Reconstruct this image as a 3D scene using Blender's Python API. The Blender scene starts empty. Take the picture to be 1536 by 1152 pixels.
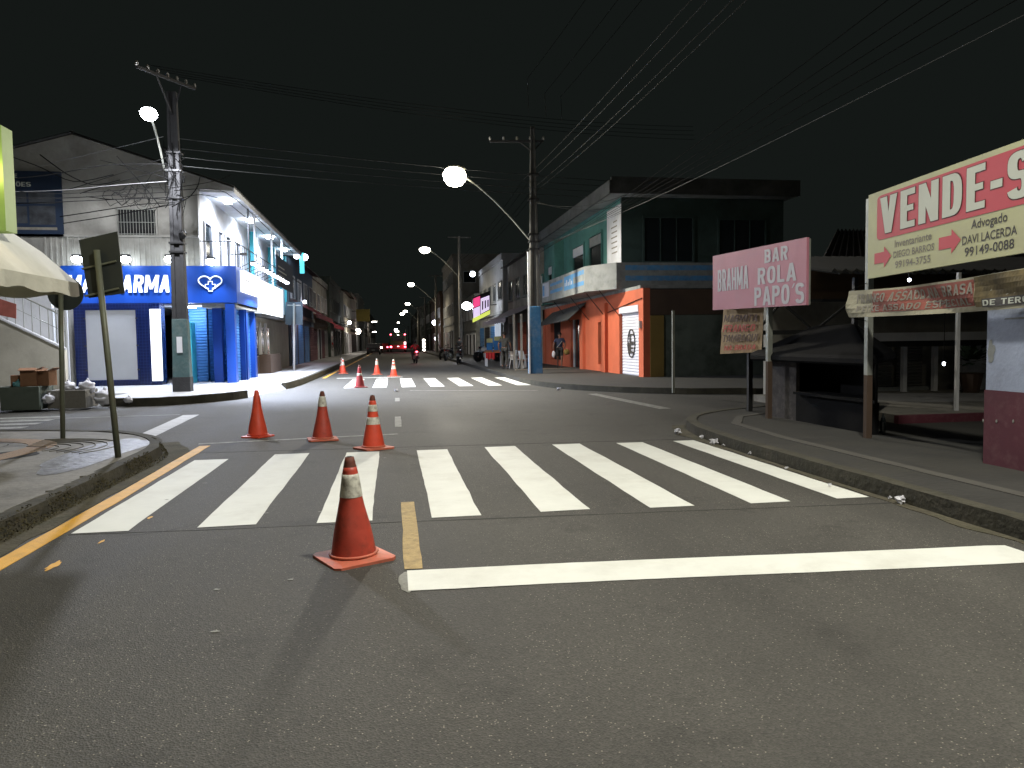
import bpy, bmesh, math, random
from mathutils import Vector, Matrix, noise
R = random.Random(7)
sc = bpy.context.scene
C = sc.collection
PI = math.pi
rad = math.radians

# ------------------------------------------------------------------ camera
FPX, CAMH = 1130.0, 1.5
YAW = math.atan((768 - 590) / FPX)
ROLL = rad(0.8)
PITCH = math.atan((576 - 511.5) / FPX)
RM = (Matrix.Rotation(-YAW, 3, 'Z') @ Matrix.Rotation(PI / 2 - PITCH, 3, 'X') @ Matrix.Rotation(-ROLL, 3, 'Z'))
cam_d = bpy.data.cameras.new('camera')
cam_d.sensor_width = 36
cam_d.lens = FPX * 36 / 1536
cam_d.clip_start = 0.05
cam_d.clip_end = 3000
cam = bpy.data.objects.new('camera', cam_d)
C.objects.link(cam)
cam.matrix_world = Matrix.Translation((0, 0, CAMH)) @ RM.to_4x4()
sc.camera = cam

# ------------------------------------------------------------------ world, exposure, render
w = bpy.data.worlds.new('World')
sc.world = w
w.use_nodes = True
nt = w.node_tree
bg = nt.nodes['Background']
bg.inputs['Color'].default_value = (0.0070, 0.0089, 0.0080, 1)
bg.inputs['Strength'].default_value = 1.0
sc.view_settings.view_transform = 'Standard'
sc.view_settings.look = 'None'
sc.view_settings.gamma = 1
sc.view_settings.exposure = 0.0
sc.view_settings.use_curve_mapping = False
sc.cycles.use_denoising = True
sc.cycles.max_bounces = 6
sc.cycles.diffuse_bounces = 3
sc.cycles.glossy_bounces = 3
sc.cycles.sample_clamp_indirect = 6
sc.cycles.use_light_tree = True

# ------------------------------------------------------------------ pixel helpers (photo pixels to places)
def ray(px, py):
    return RM @ Vector(((px - 768) / FPX, -(py - 576) / FPX, -1))
def gp(px, py, z=0.0):
    d = ray(px, py); t = (z - CAMH) / d.z
    return Vector((0, 0, CAMH)) + d * t
def aty(px, py, y):
    d = ray(px, py); return Vector((0, 0, CAMH)) + d * (y / d.y)
def atx(px, py, x):
    d = ray(px, py); return Vector((0, 0, CAMH)) + d * (x / d.x)

# ------------------------------------------------------------------ materials
MATS = {}
def mat(name, col, rough=0.7, metal=0.0, var=0.25, scale=3.0, bump=0.0, bscale=40.0, emit=None, estr=0.0, dirt=None, dscale=1.2, damt=0.5, spec=0.4, alpha=None, trans=0.0):
    if name in MATS: return MATS[name]
    m = bpy.data.materials.new(name); m.use_nodes = True
    n, l = m.node_tree.nodes, m.node_tree.links
    b = n['Principled BSDF']
    b.inputs['Roughness'].default_value = rough
    b.inputs['Metallic'].default_value = metal
    b.inputs['Specular IOR Level'].default_value = spec
    b.inputs['Transmission Weight'].default_value = trans
    tc = n.new('ShaderNodeTexCoord')
    nz = n.new('ShaderNodeTexNoise'); nz.inputs['Scale'].default_value = scale
    nz.inputs['Detail'].default_value = 8; nz.inputs['Roughness'].default_value = 0.65
    l.new(tc.outputs['Object'], nz.inputs['Vector'])
    mr = n.new('ShaderNodeMapRange')
    mr.inputs['From Min'].default_value = 0.25; mr.inputs['From Max'].default_value = 0.75
    mr.inputs['To Min'].default_value = 1 - var; mr.inputs['To Max'].default_value = 1 + var * 0.6
    l.new(nz.outputs['Fac'], mr.inputs['Value'])
    mx = n.new('ShaderNodeVectorMath'); mx.operation = 'SCALE'
    mx.inputs[0].default_value = col[:3]
    l.new(mr.outputs[0], mx.inputs['Scale'])
    out = mx.outputs[0]
    if dirt:
        n2 = n.new('ShaderNodeTexNoise'); n2.inputs['Scale'].default_value = dscale; n2.inputs['Detail'].default_value = 10
        n2.inputs['Roughness'].default_value = 0.7
        l.new(tc.outputs['Object'], n2.inputs['Vector'])
        r2 = n.new('ShaderNodeMapRange'); r2.inputs['From Min'].default_value = 0.48; r2.inputs['From Max'].default_value = 0.68
        r2.inputs['To Max'].default_value = damt
        l.new(n2.outputs['Fac'], r2.inputs['Value'])
        mm = n.new('ShaderNodeMix'); mm.data_type = 'RGBA'
        l.new(r2.outputs[0], mm.inputs[0]); l.new(out, mm.inputs[6]); mm.inputs[7].default_value = (*dirt, 1)
        out = mm.outputs[2]
    l.new(out, b.inputs['Base Color'])
    if bump:
        n3 = n.new('ShaderNodeTexNoise'); n3.inputs['Scale'].default_value = bscale; n3.inputs['Detail'].default_value = 6
        l.new(tc.outputs['Object'], n3.inputs['Vector'])
        bp = n.new('ShaderNodeBump'); bp.inputs['Strength'].default_value = bump; bp.inputs['Distance'].default_value = 0.02
        l.new(n3.outputs['Fac'], bp.inputs['Height']); l.new(bp.outputs[0], b.inputs['Normal'])
    if emit:
        b.inputs['Emission Color'].default_value = (*emit, 1); b.inputs['Emission Strength'].default_value = estr
    MATS[name] = m
    return m

def asphalt():
    m = mat('asphalt', (0.059, 0.056, 0.048), 0.78, var=0.22, scale=0.35, spec=0.35)
    n, l = m.node_tree.nodes, m.node_tree.links
    b = n['Principled BSDF']; tc = [x for x in n if x.type == 'TEX_COORD'][0]
    base = b.inputs['Base Color'].links[0].from_socket
    # aggregate grains
    v = n.new('ShaderNodeTexVoronoi'); v.inputs['Scale'].default_value = 115
    l.new(tc.outputs['Object'], v.inputs['Vector'])
    sp = n.new('ShaderNodeSeparateColor'); l.new(v.outputs['Color'], sp.inputs[0])
    g1 = n.new('ShaderNodeMapRange'); g1.inputs['To Min'].default_value = 0.72; g1.inputs['To Max'].default_value = 1.28
    l.new(sp.outputs[0], g1.inputs['Value'])
    sc1 = n.new('ShaderNodeVectorMath'); sc1.operation = 'SCALE'
    l.new(base, sc1.inputs[0]); l.new(g1.outputs[0], sc1.inputs['Scale'])
    # pale stones and the glints off them, painted as speckles in patches
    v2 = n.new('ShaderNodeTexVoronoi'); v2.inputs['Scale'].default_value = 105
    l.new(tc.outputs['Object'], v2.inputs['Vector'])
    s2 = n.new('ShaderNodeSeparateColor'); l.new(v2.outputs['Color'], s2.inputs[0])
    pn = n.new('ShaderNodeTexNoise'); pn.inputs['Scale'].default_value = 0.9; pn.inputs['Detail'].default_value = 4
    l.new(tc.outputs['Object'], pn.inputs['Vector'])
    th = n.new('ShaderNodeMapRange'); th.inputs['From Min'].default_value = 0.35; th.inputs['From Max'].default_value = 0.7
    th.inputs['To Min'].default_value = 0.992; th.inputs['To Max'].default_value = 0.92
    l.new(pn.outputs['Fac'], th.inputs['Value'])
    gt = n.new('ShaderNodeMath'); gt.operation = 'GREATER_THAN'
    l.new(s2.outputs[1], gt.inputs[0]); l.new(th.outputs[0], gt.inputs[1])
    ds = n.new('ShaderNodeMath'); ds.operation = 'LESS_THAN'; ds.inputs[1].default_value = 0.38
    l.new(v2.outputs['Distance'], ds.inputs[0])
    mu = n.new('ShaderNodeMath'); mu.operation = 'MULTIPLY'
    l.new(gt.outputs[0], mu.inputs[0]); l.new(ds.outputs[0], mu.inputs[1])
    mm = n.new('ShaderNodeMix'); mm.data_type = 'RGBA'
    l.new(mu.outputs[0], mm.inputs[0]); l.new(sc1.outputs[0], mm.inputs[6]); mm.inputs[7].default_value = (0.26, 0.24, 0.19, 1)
    # darker tyre polished and stained bands along the street
    wn = n.new('ShaderNodeTexNoise'); wn.inputs['Scale'].default_value = 1.0; wn.inputs['Detail'].default_value = 5
    mp = n.new('ShaderNodeMapping'); mp.inputs['Scale'].default_value = (0.9, 0.12, 1)
    l.new(tc.outputs['Object'], mp.inputs['Vector']); l.new(mp.outputs[0], wn.inputs['Vector'])
    wr = n.new('ShaderNodeMapRange'); wr.inputs['From Min'].default_value = 0.3; wr.inputs['From Max'].default_value = 0.7
    wr.inputs['To Min'].default_value = 0.66; wr.inputs['To Max'].default_value = 1.2
    l.new(wn.outputs['Fac'], wr.inputs['Value'])
    sc2 = n.new('ShaderNodeVectorMath'); sc2.operation = 'SCALE'
    l.new(mm.outputs[2], sc2.inputs[0]); l.new(wr.outputs[0], sc2.inputs['Scale'])
    # oil stains and patched areas
    on = n.new('ShaderNodeTexNoise'); on.inputs['Scale'].default_value = 1.1; on.inputs['Detail'].default_value = 7; on.inputs['Roughness'].default_value = .7
    l.new(tc.outputs['Object'], on.inputs['Vector'])
    orr = n.new('ShaderNodeMapRange'); orr.inputs['From Min'].default_value = 0.56; orr.inputs['From Max'].default_value = 0.70
    orr.inputs['To Min'].default_value = 1.0; orr.inputs['To Max'].default_value = 0.62
    l.new(on.outputs['Fac'], orr.inputs['Value'])
    sc3 = n.new('ShaderNodeVectorMath'); sc3.operation = 'SCALE'; l.new(sc2.outputs[0], sc3.inputs[0]); l.new(orr.outputs[0], sc3.inputs['Scale'])
    l.new(sc3.outputs[0], b.inputs['Base Color'])
    bp = n.new('ShaderNodeBump'); bp.inputs['Strength'].default_value = 0.55; bp.inputs['Distance'].default_value = 0.006
    l.new(v.outputs['Distance'], bp.inputs['Height']); l.new(bp.outputs[0], b.inputs['Normal'])
    rr = n.new('ShaderNodeMapRange'); rr.inputs['To Min'].default_value = 0.6; rr.inputs['To Max'].default_value = 0.88
    l.new(wn.outputs['Fac'], rr.inputs['Value']); l.new(rr.outputs[0], b.inputs['Roughness'])
    return m

def tile_mat(name, col, grout, size, rough=0.25):
    m = mat(name, col, rough, var=0.15, scale=2)
    n, l = m.node_tree.nodes, m.node_tree.links
    b = n['Principled BSDF']; tc = [x for x in n if x.type == 'TEX_COORD'][0]
    base = b.inputs['Base Color'].links[0].from_socket
    sep = n.new('ShaderNodeSeparateXYZ'); l.new(tc.outputs['Object'], sep.inputs[0])
    add = n.new('ShaderNodeMath'); l.new(sep.outputs[0], add.inputs[0]); l.new(sep.outputs[1], add.inputs[1])
    cb = n.new('ShaderNodeCombineXYZ'); l.new(add.outputs[0], cb.inputs[0]); l.new(sep.outputs[2], cb.inputs[1])
    br = n.new('ShaderNodeTexBrick'); br.offset = 0
    br.inputs['Scale'].default_value = 1; br.inputs['Brick Width'].default_value = size; br.inputs['Row Height'].default_value = size
    br.inputs['Mortar Size'].default_value = size * 0.06
    l.new(cb.outputs[0], br.inputs['Vector'])
    mm = n.new('ShaderNodeMix'); mm.data_type = 'RGBA'
    l.new(br.outputs['Fac'], mm.inputs[0]); l.new(base, mm.inputs[6]); mm.inputs[7].default_value = (*grout, 1)
    l.new(mm.outputs[2], b.inputs['Base Color'])
    bp = n.new('ShaderNodeBump'); bp.invert = True; bp.inputs['Strength'].default_value = 0.6; bp.inputs['Distance'].default_value = 0.004
    l.new(br.outputs['Fac'], bp.inputs['Height']); l.new(bp.outputs[0], b.inputs['Normal'])
    return m

M = dict(
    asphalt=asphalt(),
    ground=mat('ground soil', (0.06, 0.05, 0.04), 0.95, bump=0.4, bscale=8),
    white_paint=mat('road paint white', (0.68, 0.69, 0.63), 0.6, var=0.07, scale=3.5, bump=0.3, bscale=160, dirt=(0.48, 0.47, 0.41), dscale=1.4, damt=0.5),
    old_paint=mat('worn road paint', (0.26, 0.26, 0.23), 0.7, var=0.5, scale=9, bump=0.3, bscale=120, dirt=(0.07, 0.07, 0.06), dscale=7, damt=0.95),
    yellow_paint=mat('road paint yellow', (0.70, 0.37, 0.035), 0.6, var=0.2, scale=5, bump=0.3, bscale=140, dirt=(0.3, 0.17, 0.05), dscale=4, damt=0.35),
    tan_paint=mat('worn tan paint', (0.42, 0.30, 0.12), 0.7, var=0.4, scale=14, bump=0.4, bscale=120, dirt=(0.16, 0.12, 0.06), dscale=12, damt=0.7),
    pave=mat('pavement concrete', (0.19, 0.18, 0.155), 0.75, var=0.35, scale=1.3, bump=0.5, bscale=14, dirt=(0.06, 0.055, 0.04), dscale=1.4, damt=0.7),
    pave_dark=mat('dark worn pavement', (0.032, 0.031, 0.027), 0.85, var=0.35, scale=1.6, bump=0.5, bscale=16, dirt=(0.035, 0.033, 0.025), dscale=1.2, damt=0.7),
    pave_light=mat('smooth light pavement', (0.42, 0.42, 0.42), 0.6, var=0.12, scale=1, bump=0.2, bscale=20, dirt=(0.25, 0.25, 0.25), dscale=0.7, damt=0.4),
    wet=mat('wet pavement', (0.11, 0.11, 0.11), 0.34, var=0.35, scale=6, bump=0.9, bscale=7, spec=0.6, dirt=(0.05,0.05,0.045), dscale=4, damt=.8),
    tactile=mat('tactile paving', (0.30, 0.20, 0.12), 0.8, var=0.4, scale=3, bump=0.6, bscale=30, dirt=(0.12, 0.10, 0.08), dscale=3, damt=0.8),
    kerb=mat('mouldy kerb concrete', (0.045, 0.042, 0.028), 0.9, var=0.5, scale=3, bump=0.8, bscale=18, dirt=(0.08, 0.07, 0.05), dscale=2.6, damt=0.5),
    gutter=mat('gutter dirt', (0.075, 0.066, 0.042), 0.95, var=0.5, scale=5, bump=0.9, bscale=30, dirt=(0.03, 0.035, 0.014), dscale=2, damt=0.8),
    moss=mat('kerb moss', (0.06, 0.052, 0.024), 0.95, var=0.5, scale=12),
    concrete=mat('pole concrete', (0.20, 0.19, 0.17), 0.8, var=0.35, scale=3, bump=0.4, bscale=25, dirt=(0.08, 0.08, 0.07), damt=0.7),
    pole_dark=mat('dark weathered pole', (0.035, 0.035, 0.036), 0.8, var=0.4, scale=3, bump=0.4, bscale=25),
    pole_green=mat('green grey painted pole foot', (0.06, 0.11, 0.11), 0.7, var=0.35, scale=4, dirt=(0.2, 0.22, 0.2), dscale=3, damt=0.4),
    pole_blue=mat('blue painted pole foot', (0.035, 0.15, 0.30), 0.55, var=0.25, scale=4, dirt=(0.25, 0.3, 0.33), dscale=3, damt=0.4),
    steel=mat('galvanised steel', (0.30, 0.31, 0.27), 0.5, 0.5, var=0.25, scale=6),
    post=mat('olive grey sign post', (0.115, 0.125, 0.09), 0.5, 0.2, var=0.25, scale=6, dirt=(0.10, 0.08, 0.05), dscale=5),
    white_metal=mat('white painted metal', (0.62, 0.63, 0.64), 0.45, var=0.1),
    sign_back=mat('dark sign back', (0.022, 0.027, 0.024), 0.6, 0.2, var=0.25, scale=4),
    sign_grey=mat('grey sign back', (0.10, 0.14, 0.18), 0.5, 0.3, var=0.15),
    black=mat('black metal', (0.012, 0.012, 0.012), 0.5),
    wire=mat('cable sheath', (0.007, 0.007, 0.007), 0.9, spec=0.05),
    wire_al=mat('bare aluminium cable', (0.05, 0.052, 0.048), 0.7, 0.1),
    cable_white=mat('white cable', (0.22, 0.22, 0.22), 0.5),
    porcelain=mat('porcelain insulator', (0.4, 0.38, 0.34), 0.2),
    rubber=mat('tyre rubber', (0.015, 0.015, 0.015), 0.85),
    chrome=mat('chrome', (0.6, 0.6, 0.6), 0.2, 1.0),
    glass=mat('dark window glass', (0.012, 0.016, 0.018), 0.12, spec=0.7),
    dark_in=mat('dark opening', (0.01, 0.01, 0.01), 0.9),
    cone_red=mat('cone red plastic', (0.42, 0.055, 0.032), 0.5, var=0.25, scale=5, bump=0.15, bscale=12, dirt=(0.10, 0.03, 0.02), dscale=7, damt=0.65),
    cone_bright=mat('cone bright orange red plastic', (0.60, 0.065, 0.03), 0.45, var=0.15, scale=5, dirt=(0.25, 0.04, 0.02), dscale=6, damt=0.4),
    cone_dark=mat('cone dark faded red plastic', (0.30, 0.03, 0.03), 0.6, var=0.25, scale=6, dirt=(0.08, 0.02, 0.02), dscale=6, damt=0.6),
    cone_foot=mat('cone foot plastic', (0.52, 0.13, 0.075), 0.6, var=0.25, scale=8, dirt=(0.2, 0.12, 0.08), dscale=10, damt=0.6),
    cone_band=mat('cone reflective band', (0.55, 0.54, 0.46), 0.45, var=0.2, scale=12, dirt=(0.12, 0.10, 0.08), dscale=11, damt=0.8),
    cone_tip=mat('cone grimy tip', (0.13, 0.035, 0.02), 0.7, var=0.4, scale=14, dirt=(0.03, 0.02, 0.015), dscale=14, damt=0.9),
    navy_tile=tile_mat('navy wall tile', (0.005, 0.012, 0.065), (0.014, 0.03, 0.12), 0.1),
    blue=mat('pharmacy blue panel', (0.006, 0.048, 0.27), 0.4, var=0.08, scale=1),
    blue_shutter=mat('blue painted shutter', (0.04, 0.16, 0.42), 0.5, var=0.12, scale=2),
    white_wall=mat('white plaster', (0.62, 0.63, 0.65), 0.85, var=0.15, scale=1.2, bump=0.2, bscale=14, dirt=(0.36, 0.36, 0.36), dscale=0.9, damt=0.5),
    grey_plaster=mat('aged grey beige plaster', (0.34, 0.33, 0.29), 0.9, var=0.3, scale=0.9, bump=0.3, bscale=12, dirt=(0.14, 0.13, 0.11), dscale=0.7, damt=0.6),
    cream=mat('cream plaster', (0.40, 0.38, 0.31), 0.9, var=0.15, scale=1, bump=0.2, bscale=12, dirt=(0.2, 0.19, 0.15), dscale=0.8, damt=0.4),
    orange=mat('orange painted plaster', (0.50, 0.115, 0.052), 0.8, var=0.15, scale=1.5, bump=0.25, bscale=15, dirt=(0.35, 0.09, 0.04), dscale=1.3, damt=0.5),
    teal=mat('teal plaster', (0.07, 0.20, 0.17), 0.85, var=0.25, scale=1.2, dirt=(0.04, 0.09, 0.08), dscale=0.9, damt=0.6),
    teal_frame=mat('turquoise painted frame', (0.04, 0.42, 0.50), 0.5),
    slab=mat('stained concrete slab', (0.24, 0.25, 0.24), 0.9, var=0.3, scale=1.2, bump=0.3, bscale=14, dirt=(0.08, 0.09, 0.09), dscale=1.3, damt=0.7),
    dark_green_wall=mat('grimy green grey wall', (0.10, 0.12, 0.10), 0.9, var=0.3, scale=1, dirt=(0.02, 0.03, 0.02), dscale=0.8, damt=0.8),
    brown_wall=mat('dark brown wall band', (0.07, 0.045, 0.03), 0.9, var=0.3, scale=1),
    olive_wall=mat('mustard painted wall', (0.22, 0.15, 0.04), 0.9, var=0.2, scale=1),
    maroon=mat('maroon paint', (0.085, 0.018, 0.028), 0.75, var=0.25, scale=2, dirt=(0.2, 0.12, 0.12), dscale=7, damt=0.25),
    pale_blue_wall=mat('pale blue plaster', (0.30, 0.34, 0.44), 0.85, var=0.15, scale=2, bump=0.3, bscale=25, dirt=(0.2, 0.22, 0.27), dscale=3, damt=0.5),
    shutter_white=mat('white rolling shutter', (0.66, 0.67, 0.74), 0.5, var=0.1, scale=2),
    shutter_grey=mat('grey rolling shutter', (0.2, 0.2, 0.19), 0.5, 0.3, var=0.2, scale=2),
    roof_tin=mat('corrugated roof sheet', (0.10, 0.10, 0.095), 0.6, 0.3, var=0.4, scale=1.5),
    roof_tile=mat('clay roof tile', (0.06, 0.042, 0.03), 0.9, var=0.4, scale=3),
    cloth_cream=mat('cream tent fabric', (0.56, 0.55, 0.46), 0.8, var=0.15, scale=2.5, bump=0.3, bscale=5),
    awning_red=mat('maroon awning fabric', (0.25, 0.02, 0.035), 0.8, var=0.2, scale=2),
    awning_stripe=mat('grey awning fabric', (0.28, 0.24, 0.27), 0.8, var=0.2, scale=2),
    pink=mat('pink sign face', (0.46, 0.18, 0.235), 0.6, var=0.07, scale=1.5, bump=0.6, bscale=1.8, dirt=(0.40, 0.19, 0.24), dscale=2, damt=0.5),
    pink_text=mat('pale sign lettering', (0.50, 0.49, 0.52), 0.6, var=0.1, scale=4),
    cream_sign=mat('cream yellow sign face', (0.44, 0.44, 0.24), 0.55, var=0.10, scale=1.2, bump=0.6, bscale=1.6, dirt=(.36,.34,.22), dscale=1.5, damt=.6),
    sign_red=mat('sign red', (0.47, 0.055, 0.07), 0.55, var=0.08, scale=2),
    sign_pale=mat('sign pale lettering', (0.50, 0.52, 0.44), 0.55, var=0.05),
    sign_ink=mat('sign dark ink', (0.05, 0.045, 0.04), 0.6),
    sign_ink_pale=mat('faded grey ink', (0.21, 0.19, 0.15), 0.6, var=0.3, scale=8),
    sign_outline=mat('dark red outline', (0.12, 0.02, 0.02), 0.6),
    banner=mat('beige banner fabric', (0.32, 0.30, 0.21), 0.7, var=0.25, scale=3, bump=0.4, bscale=5),
    banner_red=mat('faded red banner print', (0.25, 0.075, 0.055), 0.7, var=0.3, scale=4),
    banner_brown=mat('brown food print', (0.12, 0.09, 0.035), 0.7, var=0.7, scale=7),
    poster=mat('beige poster', (0.36, 0.25, 0.13), 0.8, var=0.3, scale=5),
    poster_red=mat('poster red lettering', (0.42, 0.03, 0.02), 0.7),
    poster_dark=mat('poster brown lettering', (0.06, 0.025, 0.015), 0.7),
    navy_banner=mat('navy wall banner', (0.012, 0.024, 0.048), 0.6, var=0.2, scale=1.5),
    banner_photo=mat('grey printed photo', (0.05, 0.055, 0.06), 0.6, var=0.9, scale=2.2),
    green_box=mat('lit green sign box', (0.12, 0.22, 0.06), 0.5, emit=(0.30, 0.36, 0.08), estr=0.28),
    tarp=mat('black tarpaulin', (0.005, 0.005, 0.0055), 0.8, var=0.4, scale=3, bump=0.3, bscale=5, spec=.1),
    pillar=mat('flaking painted pillar', (0.05, 0.045, 0.045), 0.9, var=0.4, scale=4, dirt=(0.12, 0.11, 0.10), dscale=9, damt=0.6),
    cardboard=mat('cardboard', (0.23, 0.12, 0.065), 0.9, var=0.25, scale=5),
    bag_white=mat('white plastic bag', (0.55, 0.55, 0.58), 0.6, var=0.15, scale=5, bump=0.3, bscale=9),
    bag_teal=mat('teal plastic bag', (0.10, 0.28, 0.30), 0.4, bump=0.8, bscale=14),
    leaf=mat('dark leaves', (0.018, 0.035, 0.012), 0.8),
    skin=mat('brown skin', (0.20, 0.10, 0.065), 0.6),
    hair=mat('black hair', (0.01, 0.008, 0.007), 0.8),
    dark_cloth=mat('dark grey clothing', (0.045, 0.045, 0.04), 0.9),
    navy_cloth=mat('navy shirt', (0.03, 0.04, 0.08), 0.9),
    black_cloth=mat('black shorts', (0.02, 0.02, 0.022), 0.9),
    red_cloth=mat('red shirt', (0.42, 0.02, 0.03), 0.9),
    red_vinyl=mat('red table cloth', (0.5, 0.02, 0.02), 0.7),
    moto_red=mat('red motorcycle paint', (0.35, 0.015, 0.02), 0.35),
    moto_black=mat('black motorcycle paint', (0.012, 0.012, 0.014), 0.35),
    bus_green=mat('dark green bus paint', (0.03, 0.08, 0.02), 0.4),
    bus_red=mat('red bus paint', (0.3, 0.02, 0.02), 0.4),
    car_white=mat('white car paint', (0.55, 0.55, 0.55), 0.3),
    shop_blue=mat('bright blue shop paint', (0.03, 0.17, 0.42), 0.6),
    shop_yellow=mat('pale yellow shop paint', (0.5, 0.48, 0.22), 0.6),
    mustard=mat('mustard sign panel', (0.28, 0.22, 0.05), 0.7),
    e_lamp=mat('lamp lens warm', (1, 1, 1), emit=(1.0, 0.90, 0.68), estr=60),
    e_lamp_white=mat('lamp lens white', (1, 1, 1), emit=(0.92, 0.94, 1.0), estr=60),
    e_far=mat('distant lamp lens', (1, 1, 1), emit=(1.0, 0.93, 0.80), estr=22),
    e_flood=mat('floodlight lens', (1, 1, 1), emit=(0.8, 0.9, 1.0), estr=45),
    e_tail=mat('lit tail light', (0.5, 0.02, 0.02), emit=(1.0, 0.10, 0.16), estr=14),
    e_plate=mat('lit route panel', (0.6, 0.5, 0.5), emit=(1.0, 0.62, 0.66), estr=4),
    e_white=mat('glowing white panel', (0.7, 0.7, 0.7), emit=(0.85, 0.92, 1.0), estr=1.6),
    e_white_dim=mat('backlit sign face', (0.7, 0.7, 0.7), emit=(0.75, 0.85, 1.0), estr=0.5),
    e_pink=mat('backlit pink sign', (0.5, 0.05, 0.15), emit=(1.0, 0.08, 0.28), estr=0.9),
    e_pale=mat('backlit pale lilac sign', (0.6, 0.5, 0.7), emit=(0.85, 0.70, 1.0), estr=0.9),
    e_yellow=mat('backlit yellow strip', (0.6, 0.7, 0.1), emit=(0.75, 0.85, 0.15), estr=0.9),
    e_window=mat('dim lit window', (0.4, 0.35, 0.2), emit=(0.9, 0.75, 0.4), estr=0.35),
    e_cyan=mat('backlit cyan sign', (0.1, 0.5, 0.6), emit=(0.1, 0.75, 0.85), estr=1.2),
    e_bulb=mat('small led bulb', (1, 1, 1), emit=(0.8, 0.85, 1.0), estr=18),
)

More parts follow.
